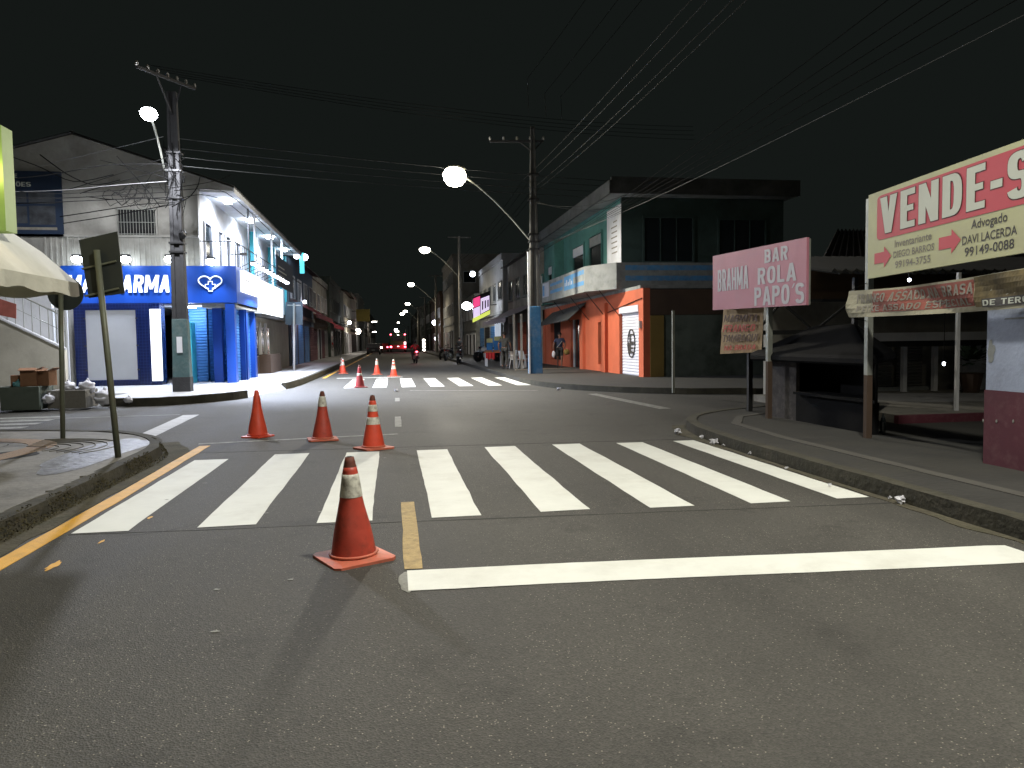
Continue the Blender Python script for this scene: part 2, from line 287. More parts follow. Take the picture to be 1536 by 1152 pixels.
# ------------------------------------------------------------------ mesh builder
ORG = {}
M = type('Mats', (dict,), {'__missing__': lambda self, k: k})(M)   # M[x] also takes a material itself
class MB:
    def __init__(s): s.v = []; s.f = []; s.m = []; s.cur = 0; s.mats = []
    def use(s, m):
        if m not in s.mats: s.mats.append(m)
        s.cur = s.mats.index(m); return s
    def add(s, vs, fs):
        o = len(s.v); s.v += [Vector(p) for p in vs]
        for f in fs: s.f.append([i + o for i in f]); s.m.append(s.cur)
        return s
    def box(s, x0, x1, y0, y1, z0, z1):
        return s.add([(x0,y0,z0),(x1,y0,z0),(x1,y1,z0),(x0,y1,z0),(x0,y0,z1),(x1,y0,z1),(x1,y1,z1),(x0,y1,z1)],
                     [(0,3,2,1),(4,5,6,7),(0,1,5,4),(1,2,6,5),(2,3,7,6),(3,0,4,7)])
    def obox(s, mtx, sx, sy, sz):
        vs = [mtx @ Vector((a*sx/2, b*sy/2, c*sz/2)) for c in (-1,1) for a, b in ((-1,-1),(1,-1),(1,1),(-1,1))]
        return s.add(vs, [(0,3,2,1),(4,5,6,7),(0,1,5,4),(1,2,6,5),(2,3,7,6),(3,0,4,7)])
    def prism(s, poly, z0, z1):
        n = len(poly)
        vs = [(p[0], p[1], z0) for p in poly] + [(p[0], p[1], z1) for p in poly]
        fs = [tuple(range(n, 2*n)), tuple(reversed(range(n)))] + [(i, (i+1) % n, (i+1) % n + n, i+n) for i in range(n)]
        return s.add(vs, fs)
    def ext(s, poly, vec):
        n = len(poly); vec = Vector(vec); poly = [Vector(p) for p in poly]
        vs = poly + [p + vec for p in poly]
        fs = [tuple(range(n, 2*n)), tuple(reversed(range(n)))] + [(i, (i+1) % n, (i+1) % n + n, i+n) for i in range(n)]
        return s.add(vs, fs)
    def tube(s, pts, r, n=8, cap=True):
        pts = [Vector(p) for p in pts]; k = len(pts)
        rs = r if isinstance(r, (list, tuple)) else [r] * k
        vs = []; prev = None
        for i, p in enumerate(pts):
            t = (pts[min(i+1, k-1)] - pts[max(i-1, 0)]).normalized()
            if prev is None:
                a = Vector((0,0,1)) if abs(t.z) < 0.9 else Vector((1,0,0))
                u = t.cross(a).normalized()
            else:
                u = (prev - t * prev.dot(t)).normalized()
            prev = u; q = t.cross(u)
            for j in range(n):
                an = 2*PI*j/n + PI/n
                vs.append(p + (u*math.cos(an) + q*math.sin(an)) * rs[i])
        fs = [(i*n+j, i*n+(j+1) % n, (i+1)*n+(j+1) % n, (i+1)*n+j) for i in range(k-1) for j in range(n)]
        if cap: fs += [tuple(reversed(range(n))), tuple(range((k-1)*n, k*n))]
        return s.add(vs, fs)
    def lathe(s, prof, n=24, c=(0,0,0), axis='Z'):
        vs = []
        for r, z in prof:
            for j in range(n):
                a = 2*PI*j/n
                p = (r*math.cos(a), r*math.sin(a), z) if axis == 'Z' else ((z, r*math.cos(a), r*math.sin(a)) if axis == 'X' else (r*math.cos(a), z, r*math.sin(a)))
                vs.append((p[0]+c[0], p[1]+c[1], p[2]+c[2]))
        k = len(prof)
        fs = [(i*n+j, i*n+(j+1) % n, (i+1)*n+(j+1) % n, (i+1)*n+j) for i in range(k-1) for j in range(n)]
        fs += [tuple(reversed(range(n))), tuple(range((k-1)*n, k*n))]
        return s.add(vs, fs)
    def ball(s, c, rx, ry, rz, n=12, k=7, wob=0.0, seed=0):
        vs = []; 
        for i in range(k+1):
            th = PI*i/k
            for j in range(n):
                a = 2*PI*j/n
                d = Vector((math.sin(th)*math.cos(a), math.sin(th)*math.sin(a), math.cos(th)))
                q = 1 + wob * noise.noise(d*2.2 + Vector((seed*3.1, seed, 0)))
                vs.append((c[0]+d.x*rx*q, c[1]+d.y*ry*q, c[2]+d.z*rz*q))
        fs = [(i*n+j, (i+1)*n+j, (i+1)*n+(j+1) % n, i*n+(j+1) % n) for i in range(k) for j in range(n)]
        return s.add(vs, fs)
    def build(s, name, m=None, parent=None, smooth=False, bevel=0.0):
        me = bpy.data.meshes.new(name)
        vs = s.v
        if parent is not None:
            org = ORG.get(parent, Vector((0,0,0)))
            loc = Vector((0,0,0))
        else:
            xs = [p.x for p in vs]; ys = [p.y for p in vs]; zs = [p.z for p in vs]
            org = Vector(((min(xs)+max(xs))/2, (min(ys)+max(ys))/2, min(zs))); loc = org
        me.from_pydata([p - org for p in vs], [], s.f)
        ms = s.mats if s.mats else [m]
        if m is not None and s.mats and m not in ms: pass
        for q in ms: me.materials.append(q)
        if s.mats:
            me.polygons.foreach_set('material_index', s.m)
        if smooth:
            me.polygons.foreach_set('use_smooth', [True]*len(me.polygons))
        me.validate(); me.update()
        bm = bmesh.new(); bm.from_mesh(me); bmesh.ops.recalc_face_normals(bm, faces=bm.faces)
        if bevel:
            bmesh.ops.bevel(bm, geom=[e for e in bm.edges if e.is_manifold and e.calc_face_angle(0) > 0.6], offset=bevel, segments=1, affect='EDGES')
        bm.to_mesh(me); bm.free()
        o = bpy.data.objects.new(name, me); C.objects.link(o); o.location = loc
        if parent is not None: o.parent = parent
        ORG[o] = org
        return o

def thing(name, label, cat, loc, group=None):
    o = bpy.data.objects.new(name, None); C.objects.link(o); o.location = loc
    o.empty_display_size = 0.3
    o['label'] = label; o['category'] = cat
    if group: o['group'] = group
    ORG[o] = Vector(loc); return o
def tag(o, label, cat, group=None, kind=None):
    o['label'] = label; o['category'] = cat
    if group: o['group'] = group
    if kind: o['kind'] = kind
    return o
def struct(o): o['kind'] = 'structure'; return o
def stuff(o): o['kind'] = 'stuff'; return o
def copy_tree(o, parent=None):
    c = o.copy(); C.objects.link(c); c.parent = parent
    for ch in list(o.children): copy_tree(ch, c)
    return c
def B(name, m, parent, *boxes, bevel=0.0):
    b = MB()
    for x in boxes: b.box(*x)
    return b.build(name, m, parent, bevel=bevel)

FONT = {}
def text_verts(body, bold=0.0, spacing=1.0, res=3):
    cu = bpy.data.curves.new('t', 'FONT'); cu.body = body; cu.size = 1; cu.offset = bold; cu.resolution_u = res
    cu.space_character = spacing
    o = bpy.data.objects.new('t', cu); C.objects.link(o)
    dg = bpy.context.evaluated_depsgraph_get()
    me = bpy.data.meshes.new_from_object(o.evaluated_get(dg))
    vs = [v.co.copy() for v in me.vertices]; fs = [list(p.vertices) for p in me.polygons]
    bpy.data.objects.remove(o); bpy.data.curves.remove(cu); bpy.data.meshes.remove(me)
    x0 = min(v.x for v in vs); x1 = max(v.x for v in vs); y0 = min(v.y for v in vs); y1 = max(v.y for v in vs)
    return [((v.x-x0)/(x1-x0), (v.y-y0)/(y1-y0)) for v in vs], fs
def arc(cx, cy, a, b_, t, tv, th0, th1, n=2.7, k=14):
    o, i = [], []
    for q in range(k+1):
        th = rad(th0+(th1-th0)*q/k); c, s_ = math.cos(th), math.sin(th)
        f = lambda v: math.copysign(abs(v)**(2/n), v)
        o.append((cx+a*f(c), cy+b_*f(s_))); i.append((cx+max(a-t,.01)*f(c), cy+max(b_-tv,.01)*f(s_)))
    return [[o[q], o[q+1], i[q+1], i[q]] for q in range(k)]
def glyph(ch, t, tv):
    """heavy capital drawn as flat strokes; returns width and strokes (lists of polygons)"""
    w_ = {'M':.86,'N':.68,'I':t,'-':.34,'´':.22,' ':.30,'1':.36,'W':.9,'E':.54,'F':.52,'L':.52,'V':.68,'A':.68,'X':.66,'T':.58,'Ç':.6,'Õ':.62}.get(ch,.62)
    bx = lambda x0,y0,x1,y1: [[(x0,y0),(x1,y0),(x1,y1),(x0,y1)]]
    S = []
    if ch in 'BDEFHKLMNPRU': S.append(bx(0,0 if ch != 'U' else .3,t,1))
    if ch in 'HMNU': S.append(bx(w_-t,0 if ch != 'U' else .3,w_,1))
    if ch in 'EFZ': S.append(bx(t if ch != 'Z' else 0,1-tv,w_,1))
    if ch in 'ELZ': S.append(bx(t if ch != 'Z' else 0,0,w_,tv))
    if ch in 'EF': S.append(bx(t,.5-tv*.42,w_*.9,.5+tv*.5))
    if ch == 'H': S.append(bx(t,.5-tv/2,w_-t,.5+tv/2))
    if ch == 'N': S.append([[(0,1),(t,1),(w_,0),(w_-t,0)]])
    if ch == 'M': S += [[[(0,1),(t*1.1,1),(w_/2+t*.45,.18),(w_/2-t*.45,.18)]], [[(w_-t*1.1,1),(w_,1),(w_/2+t*.45,.18),(w_/2-t*.45,.18)]]]
    if ch == 'V': S += [[[(0,1),(t*1.1,1),(w_/2+t*.35,0),(w_/2-t*.5,0)]], [[(w_-t*1.1,1),(w_,1),(w_/2+t*.5,0),(w_/2-t*.35,0)]]]
    if ch == 'A': S += [[[(0,0),(t*1.05,0),(w_/2+t*.35,1),(w_/2-t*.6,1)]], [[(w_-t*1.05,0),(w_,0),(w_/2+t*.6,1),(w_/2-t*.35,1)]], bx(w_*.28,.2,w_*.72,.2+tv*.9)]
    if ch == 'X': S += [[[(0,1),(t*1.1,1),(w_,0),(w_-t*1.1,0)]], [[(w_-t*1.1,1),(w_,1),(t*1.1,0),(0,0)]]]
    if ch == 'Z': S.append([[(w_-t*1.1,1-tv),(w_,1-tv),(t*1.1,tv),(0,tv)]])
    if ch == 'K': S += [[[(t,.38),(t,.62),(w_-t*.9,1),(w_,1)]], [[(t,.6),(t+.12,.7),(w_,0),(w_-t*1.1,0)]]]
    if ch == 'I': S.append(bx(0,0,t,1))
    if ch == '1': S += [bx(w_-t,0,w_,1), [[(0,.78),(w_-t,1),(w_-t,.8),(0,.62)]]]
    if ch == '4': S += [bx(w_*.55,0,w_*.55+t,1), bx(0,.2,w_,.2+tv), [[(0,.2+tv),(w_*.55,1),(w_*.55+.01,.7),(.15,.2+tv)]]]
    if ch == '7': S += [bx(0,1-tv,w_,1), [[(w_-t,1-tv),(w_,1-tv),(w_*.5,0),(w_*.2,0)]]]
    if ch == 'T': S += [bx(0,1-tv,w_,1), bx(w_/2-t/2,0,w_/2+t/2,1-tv)]
    if ch == '-': S.append(bx(.02,.36,w_,.36+tv*1.1))
    if ch == '´': S.append([[(0.05,.78),(.2,1.0),(.3,1.0),(.12,.78)]])
    if ch == 'Ç': S.append(bx(w_*.4,-.16,w_*.62,0))
    if ch == 'Õ': S.append(bx(w_*.15,1.06,w_*.85,1.18))
    if ch in 'OQ0Õ': S.append(arc(w_/2,.5,w_/2,.5,t,tv,0,360,k=32))
    if ch == 'Q': S.append([[(w_*.5,.2),(w_*.7,.25),(w_*1.02,-.05),(w_*.8,-.05)]])
    if ch in 'CGÇ': S.append(arc(w_/2,.5,w_/2,.5,t,tv,35,325,k=28))
    if ch == 'G': S.append(bx(w_*.55,.3,w_,.3+tv))
    if ch == 'D': S += [bx(t,1-tv,w_*.45,1), bx(t,0,w_*.45,tv), arc(w_*.45,.5,w_*.55,.5,t,tv,-90,90)]
    if ch in 'PRB': S += [bx(t,1-tv,w_*.45,1), bx(t,.42,w_*.45,.42+tv), arc(w_*.45,.71,w_*.53,.29,t,tv,-90,90)]
    if ch == 'R': S.append([[(w_*.38,.44),(w_*.38+t*1.1,.44),(w_,0),(w_-t*1.15,0)]])
    if ch == 'B': S += [bx(t,0,w_*.45,tv), arc(w_*.45,.29,w_*.55,.29,t,tv,-90,90)]
    if ch == 'U': S.append(arc(w_/2,.32,w_/2,.32,t,tv,180,360))
    if ch == 'S': S += [arc(w_/2,.71,w_/2,.29,t,tv,15,270,k=18), arc(w_/2,.29,w_/2,.29,t,tv,90,-165,k=18)]
    if ch == '8': S += [arc(w_/2,.72,w_*.46,.28,t,tv,0,360,k=24), arc(w_/2,.29,w_/2,.29,t,tv,0,360,k=24)]
    if ch == '9': S += [arc(w_/2,.68,w_/2,.32,t,tv,0,360,k=24), arc(w_/2,.5,w_/2,.5,t,tv,-150,0,k=12)]
    if ch == '3': S += [arc(w_/2,.71,w_/2,.29,t,tv,165,-90,k=18), arc(w_/2,.29,w_/2,.29,t,tv,90,-165,k=18)]
    if ch == '5': S += [bx(0,1-tv,w_*.95,1), bx(0,.5,t,1-tv), arc(w_/2,.31,w_/2,.31,t,tv,120,-160,k=18)]
    return w_, S
def heavy(body, m, parent, fn, box, lift=.004, t=.2, tv=.17, gap=.07, shear=0.0, depth=0.0, name='lettering', step=0.0004, grow=0.0):
    u0, v0, u1, v1 = box; x = 0; allp = []
    for ch in body:
        w_, S = glyph(ch, t, tv)
        for k, st in enumerate(S):
            for pl in st: allp.append((k, [(px+x, py) for px, py in pl]))
        x += w_ + gap
    W = x - gap; b = MB()
    for k, pl in allp:
        pts = []
        cx_ = sum(p[0] for p in pl)/len(pl); cy_ = sum(p[1] for p in pl)/len(pl)
        for px, py in pl:
            if grow:
                px += math.copysign(grow, px-cx_); py += math.copysign(grow, py-cy_)
            pts.append((u0+(u1-u0)*(px/W + shear*(py-.5)/max(1,len(body))*2), v0+(v1-v0)*py))
        lo = [fn(u,v,lift+(0 if depth else k*step)) for u,v in pts]
        if depth: b.ext(lo, fn(pts[0][0],pts[0][1],lift+depth+k*.001)-lo[0])
        else: b.add(lo, [tuple(range(len(pts)))])
    me = bpy.data.meshes.new(name); org = ORG[parent]
    me.from_pydata([p - org for p in b.v], [], b.f); me.materials.append(m); me.update()
    o = bpy.data.objects.new(name, me); C.objects.link(o); o.parent = parent; ORG[o] = org
    return o
def lettering(body, m, parent, fn, box, lift=0.004, bold=0.03, shear=0.0, spacing=1.0, depth=0.0, name='lettering', label=None):
    """fn(u, v, h) gives a point of the sign face; box = u0, v0, u1, v1 on that face."""
    uv, fs = text_verts(body, bold, spacing)
    u0, v0, u1, v1 = box
    def P(u, v, h): return fn(u0 + (u + shear*(v-0.5))*(u1-u0), v0 + v*(v1-v0), h)
    vs = [P(u, v, lift) for u, v in uv]
    b = MB()
    b.add(vs, fs)
    if depth:
        n = len(uv)
        cnt = {}
        for f in fs:
            for i in range(len(f)):
                e = (f[i], f[(i+1) % len(f)]); cnt[e] = cnt.get(e, 0) + 1
        b.add([P(u, v, lift+depth) for u, v in uv], fs)
        b.f[:] = b.f[len(fs):]; b.m[:] = b.m[len(fs):]
        for (i, j) in cnt:
            if (j, i) not in cnt: b.f.append([i, j, j+n, i+n]); b.m.append(b.cur)
    me = bpy.data.meshes.new(name); org = ORG[parent]
    me.from_pydata([p - org for p in b.v], [], b.f); me.materials.append(m); me.update()
    o = bpy.data.objects.new(name, me); C.objects.link(o); o.parent = parent; ORG[o] = org
    if label: o['label'] = label
    return o
def face_fn(p0, pu, pv, nrm):
    p0, pu, pv, nrm = map(Vector, (p0, pu, pv, nrm))
    return lambda u, v, h: p0 + (pu-p0)*u + (pv-p0)*v + nrm*h

def spot(name, loc, power, col, parent=None, size=rad(150), blend=0.6, radius=0.12, direction=(0,0,-1)):
    d = bpy.data.lights.new(name, 'SPOT'); d.energy = power; d.color = col; d.spot_size = size; d.spot_blend = blend; d.shadow_soft_size = radius
    o = bpy.data.objects.new(name, d); C.objects.link(o)
    o.rotation_euler = Vector(direction).to_track_quat('-Z', 'Y').to_euler()
    if parent is not None: o.parent = parent; o.location = Vector(loc) - ORG[parent]
    else: o.location = loc
    return o
def point(name, loc, power, col, parent=None, radius=0.1):
    d = bpy.data.lights.new(name, 'POINT'); d.energy = power; d.color = col; d.shadow_soft_size = radius
    o = bpy.data.objects.new(name, d); C.objects.link(o)
    if parent is not None: o.parent = parent; o.location = Vector(loc) - ORG[parent]
    else: o.location = loc
    return o
WARM = (1.0, 0.88, 0.66); WHITE = (0.86, 0.92, 1.0); COOL = (0.72, 0.80, 1.0)

# ================================================================== THE SETTING: ground, road, pavements
def quadsheet(name, pts, z, m, parent=None):
    b = MB(); b.add([(p[0], p[1], z) for p in pts], [tuple(range(len(pts)))])
    return b.build(name, m, parent)
struct(quadsheet('ground', [(-900,-200),(900,-200),(900,1500),(-900,1500)], -0.06, M['ground']))
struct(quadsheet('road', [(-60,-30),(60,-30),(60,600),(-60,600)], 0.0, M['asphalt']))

def resample(pts, step):
    out = []
    for a, b in zip(pts, pts[1:]):
        a = Vector((a[0], a[1])); b = Vector((b[0], b[1])); n = max(1, int((b-a).length/step))
        for i in range(n): out.append(a + (b-a)*i/n)
    out.append(Vector((pts[-1][0], pts[-1][1])))
    return out
def smooth2(pts, it=2):
    for _ in range(it):
        q = [pts[0]]
        for a, b in zip(pts, pts[1:]):
            q += [(a[0]*.75+b[0]*.25, a[1]*.75+b[1]*.25), (a[0]*.25+b[0]*.75, a[1]*.25+b[1]*.75)]
        q.append(pts[-1]); pts = q
    return pts
def strip(name, pts, w0, w1, z0, z1, m, wob=0.0, step=0.35, parent=None, wobz=0.0, seed=0.0):
    """a long bar following a line on the ground; w0/w1 are offsets to its two sides"""
    p = resample(pts, step); b = MB(); k = len(p); vs = []
    for i, a in enumerate(p):
        t = (p[min(i+1,k-1)] - p[max(i-1,0)]).normalized(); nrm = Vector((t.y, -t.x))
        o0 = a + nrm*(w0 + wob*noise.noise(Vector((a.x*2+seed, a.y*2, 0)))); o1 = a + nrm*(w1 + wob*noise.noise(Vector((a.x*2.3, a.y*2.3+seed, 5))))
        dz = wobz*noise.noise(Vector((a.x*3+seed, a.y*3, 2)))
        vs += [(o0.x,o0.y,z0),(o1.x,o1.y,z0),(o1.x,o1.y,z1+dz),(o0.x,o0.y,z1+dz)]
    fs = []
    for i in range(k-1):
        for j in range(4):
            fs.append((i*4+j, i*4+(j+1)%4, (i+1)*4+(j+1)%4, (i+1)*4+j))
    fs += [(0,1,2,3), ((k-1)*4+3,(k-1)*4+2,(k-1)*4+1,(k-1)*4)]
    b.add(vs, fs)
    return b.build(name, m, parent)

NLk = [(-3.2,-30),(-3.2,6)] + smooth2([(-3.2,6.2),(-3.2,9.6),(-3.3,11.2),(-4.0,12.5),(-5.4,13.3),(-8,13.7)]) + [(-40,14.3)]
NRk = [(4.62,-30),(4.62,6)] + smooth2([(4.62,6.2),(4.6,10.2),(4.9,12.0),(5.8,13.2),(7.5,14.0)]) + [(40,14.6)]
FRk = [(40,18.2),(9.5,18.7)] + smooth2([(9.2,18.8),(7.6,19.3),(6.2,20.7),(5.2,22.4),(4.7,24.4),(4.55,27)]) + [(4.55,400)]
FLk = [(-7.3,20.4)] + smooth2([(-7.2,20.3),(-6.2,19.8),(-5.2,20.2),(-4.35,21.4),(-4.1,22.2)])
FLk2 = smooth2([(-3.55,26.0),(-3.4,27.5),(-3.3,32),(-3.3,40)]) + [(-3.3,400)]
def pavement(name, poly, z, m, inner=None):
    b = MB(); b.prism(poly, -0.05, z); return struct(b.build(name, m))
pv = pavement('pavement', [(-40,-30)] + NLk, 0.14, M['pave'])
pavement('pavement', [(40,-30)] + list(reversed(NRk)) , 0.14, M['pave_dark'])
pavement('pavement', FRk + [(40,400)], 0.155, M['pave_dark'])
pavement('pavement', FLk + [(-4.35,23.0),(-4.6,25.2),(-3.75,26.0)] + FLk2[1:] + [(-40,400),(-40,24.0),(-9.3,24.0),(-9.3,22.6),(-7.3,22.4)], 0.20, M['pave_light'])
# ramps at the far left corner
b = MB(); b.add([(-4.1,22.2,0.006),(-3.55,26.0,0.006),(-3.75,26.0,0.2),(-4.6,25.2,0.2),(-4.35,23.0,0.2)], [(0,1,2,3,4)])
struct(b.build('kerb_ramp', M['pave_light']))
b = MB(); b.add([(-7.3,20.4,0.008),(-7.3,22.4,0.198),(-9.3,22.6,0.198),(-9.3,20.3,0.008)], [(0,1,2,3)])
b.add([(-9.3,20.3,0.01),(-9.3,24.0,0.11),(-40,24.0,0.12),(-40,20.6,0.10)], [(0,1,2,3)])
struct(b.build('driveway', M['pave']))
def kerb(pts, z, m, w=0.14, lip=0.0, seed=0.0, side=1):
    return struct(strip('kerb', pts, -w*side, 0.02*side, 0.0, z, m, wob=0.02, wobz=0.012, seed=seed))
kerb([(-3.2,-30)] + NLk[1:-1] , 0.152, M['kerb'], seed=1.0, side=-1)
kerb([(4.62,-30)] + NRk[1:-1], 0.152, M['kerb'], seed=2.0)
kerb([p for p in FRk if p[1] < 130][1:], 0.168, M['kerb'], seed=3.0, side=-1)
kerb(FLk, 0.212, M['kerb'], seed=4.0)
kerb([p for p in FLk2 if p[1] < 100] + [(-3.3,120)], 0.212, M['kerb'], seed=5.0)
# worn pale edge of the near left kerb
for k,(a_,c_) in enumerate(((6.3,7.5),(7.6,8.1),(8.4,8.7))):
    struct(strip('worn_kerb_edge', [(-3.21,a_),(-3.21,(a_+c_)/2),(-3.21,c_)], -0.035, 0.012, 0.1, 0.156, M['pave'], wob=0.035, step=0.06, wobz=0.012, seed=k*3.3))
# gutter dirt and moss along the kerbs
gut = strip('gutter_dirt', [(-3.0,2.0),(-3.0,9.5),(-3.05,11.2),(-3.5,12.3)], -0.20, 0.17, 0.0, 0.006, M['gutter'], wob=0.05, step=0.15)
stuff(tag(gut, 'dark dirt and sand lying in the gutter by the near left kerb', 'dirt'))
gut = strip('gutter_dirt', [(4.5,2.0),(4.5,9.0),(4.5,11.2),(4.9,12.4)], -0.12, 0.2, 0.0, 0.006, M['gutter'], wob=0.08, step=0.15, seed=9)
stuff(tag(gut, 'dark dirt lying in the gutter by the near right kerb', 'dirt'))
b = MB()
for i in range(5000):
    y = R.uniform(5.5, 12.0); a = R.random()
    if noise.noise(Vector((y*1.3,0,3))) < -.05 and a < .7: continue
    x = -3.085 + a*0.10 if y < 10.2 else -3.085 - (y-10.2)**2*0.20 + a*.10
    z = 0.01 + (1-a)*0.155
    s = R.uniform(.006,.017)
    d = Vector((R.uniform(-1,1),R.uniform(-1,1),R.uniform(0.2,1))).normalized()*s; e = Vector((R.uniform(-1,1),R.uniform(-1,1),R.uniform(-1,1))).normalized()*s
    p = Vector((x,y,z)); b.add([p, p+d, p+d+e*0.7, p+e], [(0,1,2,3)])
stuff(tag(b.build('moss', M['moss']), 'brown green moss growing on the near left kerb face', 'moss'))

# near left pavement: tactile band, ridges, wet patch, cracks, manhole
tb = smooth2([(-6.5,5.2),(-5.4,7.6),(-4.95,9.6),(-4.75,10.9),(-4.9,11.6),(-5.6,12.1),(-7.5,12.5)], 2)
struct(strip('tactile_paving', tb, -0.17, 0.17, 0.14, 0.146, M['tactile'], wob=0.02, step=0.3))
b = MB()
for k in range(7):
    rr = 0.30 + k*0.14
    pts = [(-4.95 + math.cos(a)*rr*1.05, 10.9 + math.sin(a)*rr*0.95, 0.147) for a in [rad(-35 + i*12) for i in range(12)]]
    b.tube(pts, 0.007, 5)
struct(b.build('tactile_ridges', M['pave']))
def blob(cx, cy, rx, ry, z, m, name, seed, n=40, wob=0.35):
    b = MB(); vs = []
    for i in range(n):
        a = 2*PI*i/n; q = 1 + wob*noise.noise(Vector((math.cos(a)*1.5+seed, math.sin(a)*1.5, seed)))
        vs.append((cx+math.cos(a)*rx*q, cy+math.sin(a)*ry*q, z))
    b.add(vs, [tuple(range(n))]); return b.build(name, m)
struct(blob(-3.75, 10.35, 0.42, 1.5, 0.1445, M['wet'], 'wet_patch', 3.0))
mh = gp(8,684,.14)
struct(blob(mh.x, mh.y, 0.34, 0.42, 0.1445, M['dark_in'], 'pavement_hole', 5.0, wob=0.2))
b = MB()
for k in range(9):
    x0, y0 = R.uniform(-6.5,-3.6), R.uniform(5.5,12)
    p = Vector((x0,y0,0.1425)); d = Vector((R.uniform(-1,1),R.uniform(-.6,.6),0)).normalized()
    pts = []
    for j in range(9):
        pts.append(p.copy()); d = (d + Vector((R.uniform(-.5,.5),R.uniform(-.5,.5),0))).normalized(); p = p + d*0.14
    for a, c in zip(pts, pts[1:]):
        t = (c-a).normalized(); q = Vector((-t.y,t.x,0))*R.uniform(.003,.008)
        b.add([a-q, a+q, c+q, c-q], [(0,1,2,3)])
struct(b.build('pavement_cracks', M['dark_in']))
struct(strip('pavement_edging', [(5.25,2.0),(5.2,9.5),(5.35,11.2),(5.9,12.2),(7.0,12.9)], -0.07, 0.07, 0.14, 0.149, mat('dull pavement edging', (.075,.07,.06), .9, var=.4, scale=3, dirt=(.04,.04,.03), dscale=3), wob=0.02, seed=3))
struct(strip('pavement_edging', [(5.55,34.2),(8.6,35.0)], -0.06, 0.06, 0.155, 0.2, M['pave']))

b = MB(); rc = random.Random(12)
for k in range(7):
    p = Vector((rc.uniform(-2.6,4.4), rc.uniform(1.6,16), 0.0022)); d = Vector((rc.uniform(-1,1),rc.uniform(-1,1),0)).normalized()
    pts = []
    for j in range(rc.randint(6,16)):
        pts.append(p.copy()); d = (d + Vector((rc.uniform(-.6,.6),rc.uniform(-.6,.6),0))).normalized(); p = p + d*0.09
    for a, c in zip(pts, pts[1:]):
        t = (c-a).normalized(); q = Vector((-t.y,t.x,0))*rc.uniform(.0012,.0030)
        b.add([a-q, a+q, c+q, c-q], [(0,1,2,3)])
struct(b.build('road_cracks', M['dark_in']))
for k,(y,x0_,x1_) in enumerate(((6.28,-2.6,4.4),(10.85,-2.7,4.3))):
    struct(strip('road_joint', [(x0_,y+.15),(x1_,y-.2)], -.006, .006, 0.0, 0.002, mat('dark road seam', (.03,.029,.026), .85, var=.4, scale=5), wob=.02, step=.12, seed=k))

# road markings (parts of the crosswalks; setting)
def marks(name):
    o = bpy.data.objects.new(name, None); C.objects.link(o); o['kind'] = 'structure'; ORG[o] = Vector((0,0,0)); return o
def paint(name, x0, x1, y0, y1, m, parent=None, z=0.004, jag=0.012, y0b=None, y1b=None, seed=0.0):
    y0b = y0 if y0b is None else y0b; y1b = y1 if y1b is None else y1b
    b = MB(); n = max(4, int((y1-y0)/0.25)); vs = []
    for i in range(n+1):
        t = i/n
        for (x, ya, yb) in ((x0,y0,y1),(x1,y0b,y1b)):
            y = ya + (yb-ya)*t
            vs.append((x + jag*noise.noise(Vector((x*7+seed, y*2.1, seed))), y + (jag*1.5*noise.noise(Vector((x*3, y, 4+seed))) if i in (0,n) else 0), z))
    b.add(vs, [(2*i,2*i+1,2*i+3,2*i+2) for i in range(n)])
    b.add([(p[0],p[1],0.001) for p in vs], [])
    return b.build(name, m, parent)
cw = marks('crosswalk')
zx = [(-2.58,-2.17),(-1.61,-1.17),(-0.65,-0.22),(0.31,0.71),(1.26,1.68),(2.24,2.63),(3.18,3.55),(4.04,4.34)]
for i, (a, c) in enumerate(zx):
    paint('crosswalk_stripe', a-.01, c+.01, 6.46-0.02*i + .03*math.sin(i*2), 10.52 + 0.05*math.sin(i*1.7) - (0.22 if i == 0 else 0), M['white_paint'], cw, seed=i*1.7)
cw2 = marks('crosswalk')
for i in range(-2, 5):
    a = 0.27 + 0.965*i
    paint('crosswalk_stripe', a, a+0.47, 25.55-.12*i, 31.6-.18*i, M['white_paint'], cw2, seed=20+i)
cw3 = marks('crosswalk')
for i in range(6):
    y = 13.75 + i*0.72
    b = MB(); b.add([(-10.2,y-.1,0.004),(-6.75-.06*i,y+.02,0.004),(-6.75-.06*i,y+.36,0.004),(-10.2,y+.24,0.004)], [(0,1,2,3)])
    b.build('crosswalk_stripe', M['old_paint'], cw3)
# stop line with a translucent taped end
b = MB(); vs = []
for i in range(31):
    x = 0.06 + 4.2*i/30; yc = 4.72 - 0.055*x + 0.015*math.sin(x*1.3)
    e = 0.0 if i < 30 else 0.16
    vs += [(x, yc-.205+e*0.6 + .006*noise.noise(Vector((x*4,0,0))), 0.004), (x, yc+.205-e*0.1+ .006*noise.noise(Vector((x*4,3,0))), 0.004)]
b.add(vs, [(2*i,2*i+2,2*i+3,2*i+1) for i in range(30)])
struct(b.build('stop_line', M['white_paint']))
struct(blob(0.055, 4.71, 0.055, 0.20, 0.003, M['old_paint'], 'paint_smear', 2.0))
struct(paint('road_line', 0.045, 0.165, 4.96, 7.08, M['tan_paint'], seed=4))
struct(paint('road_line', 0.01, 0.13, 13.5, 15.4, M['old_paint'], seed=5))
struct(paint('road_line', 0.03, 0.15, 19.4, 20.6, M['old_paint'], seed=5))
for i in range(7): struct(paint('road_line', 0.0, 0.13, 36+i*8, 38.6+i*8, M['old_paint'], seed=i))
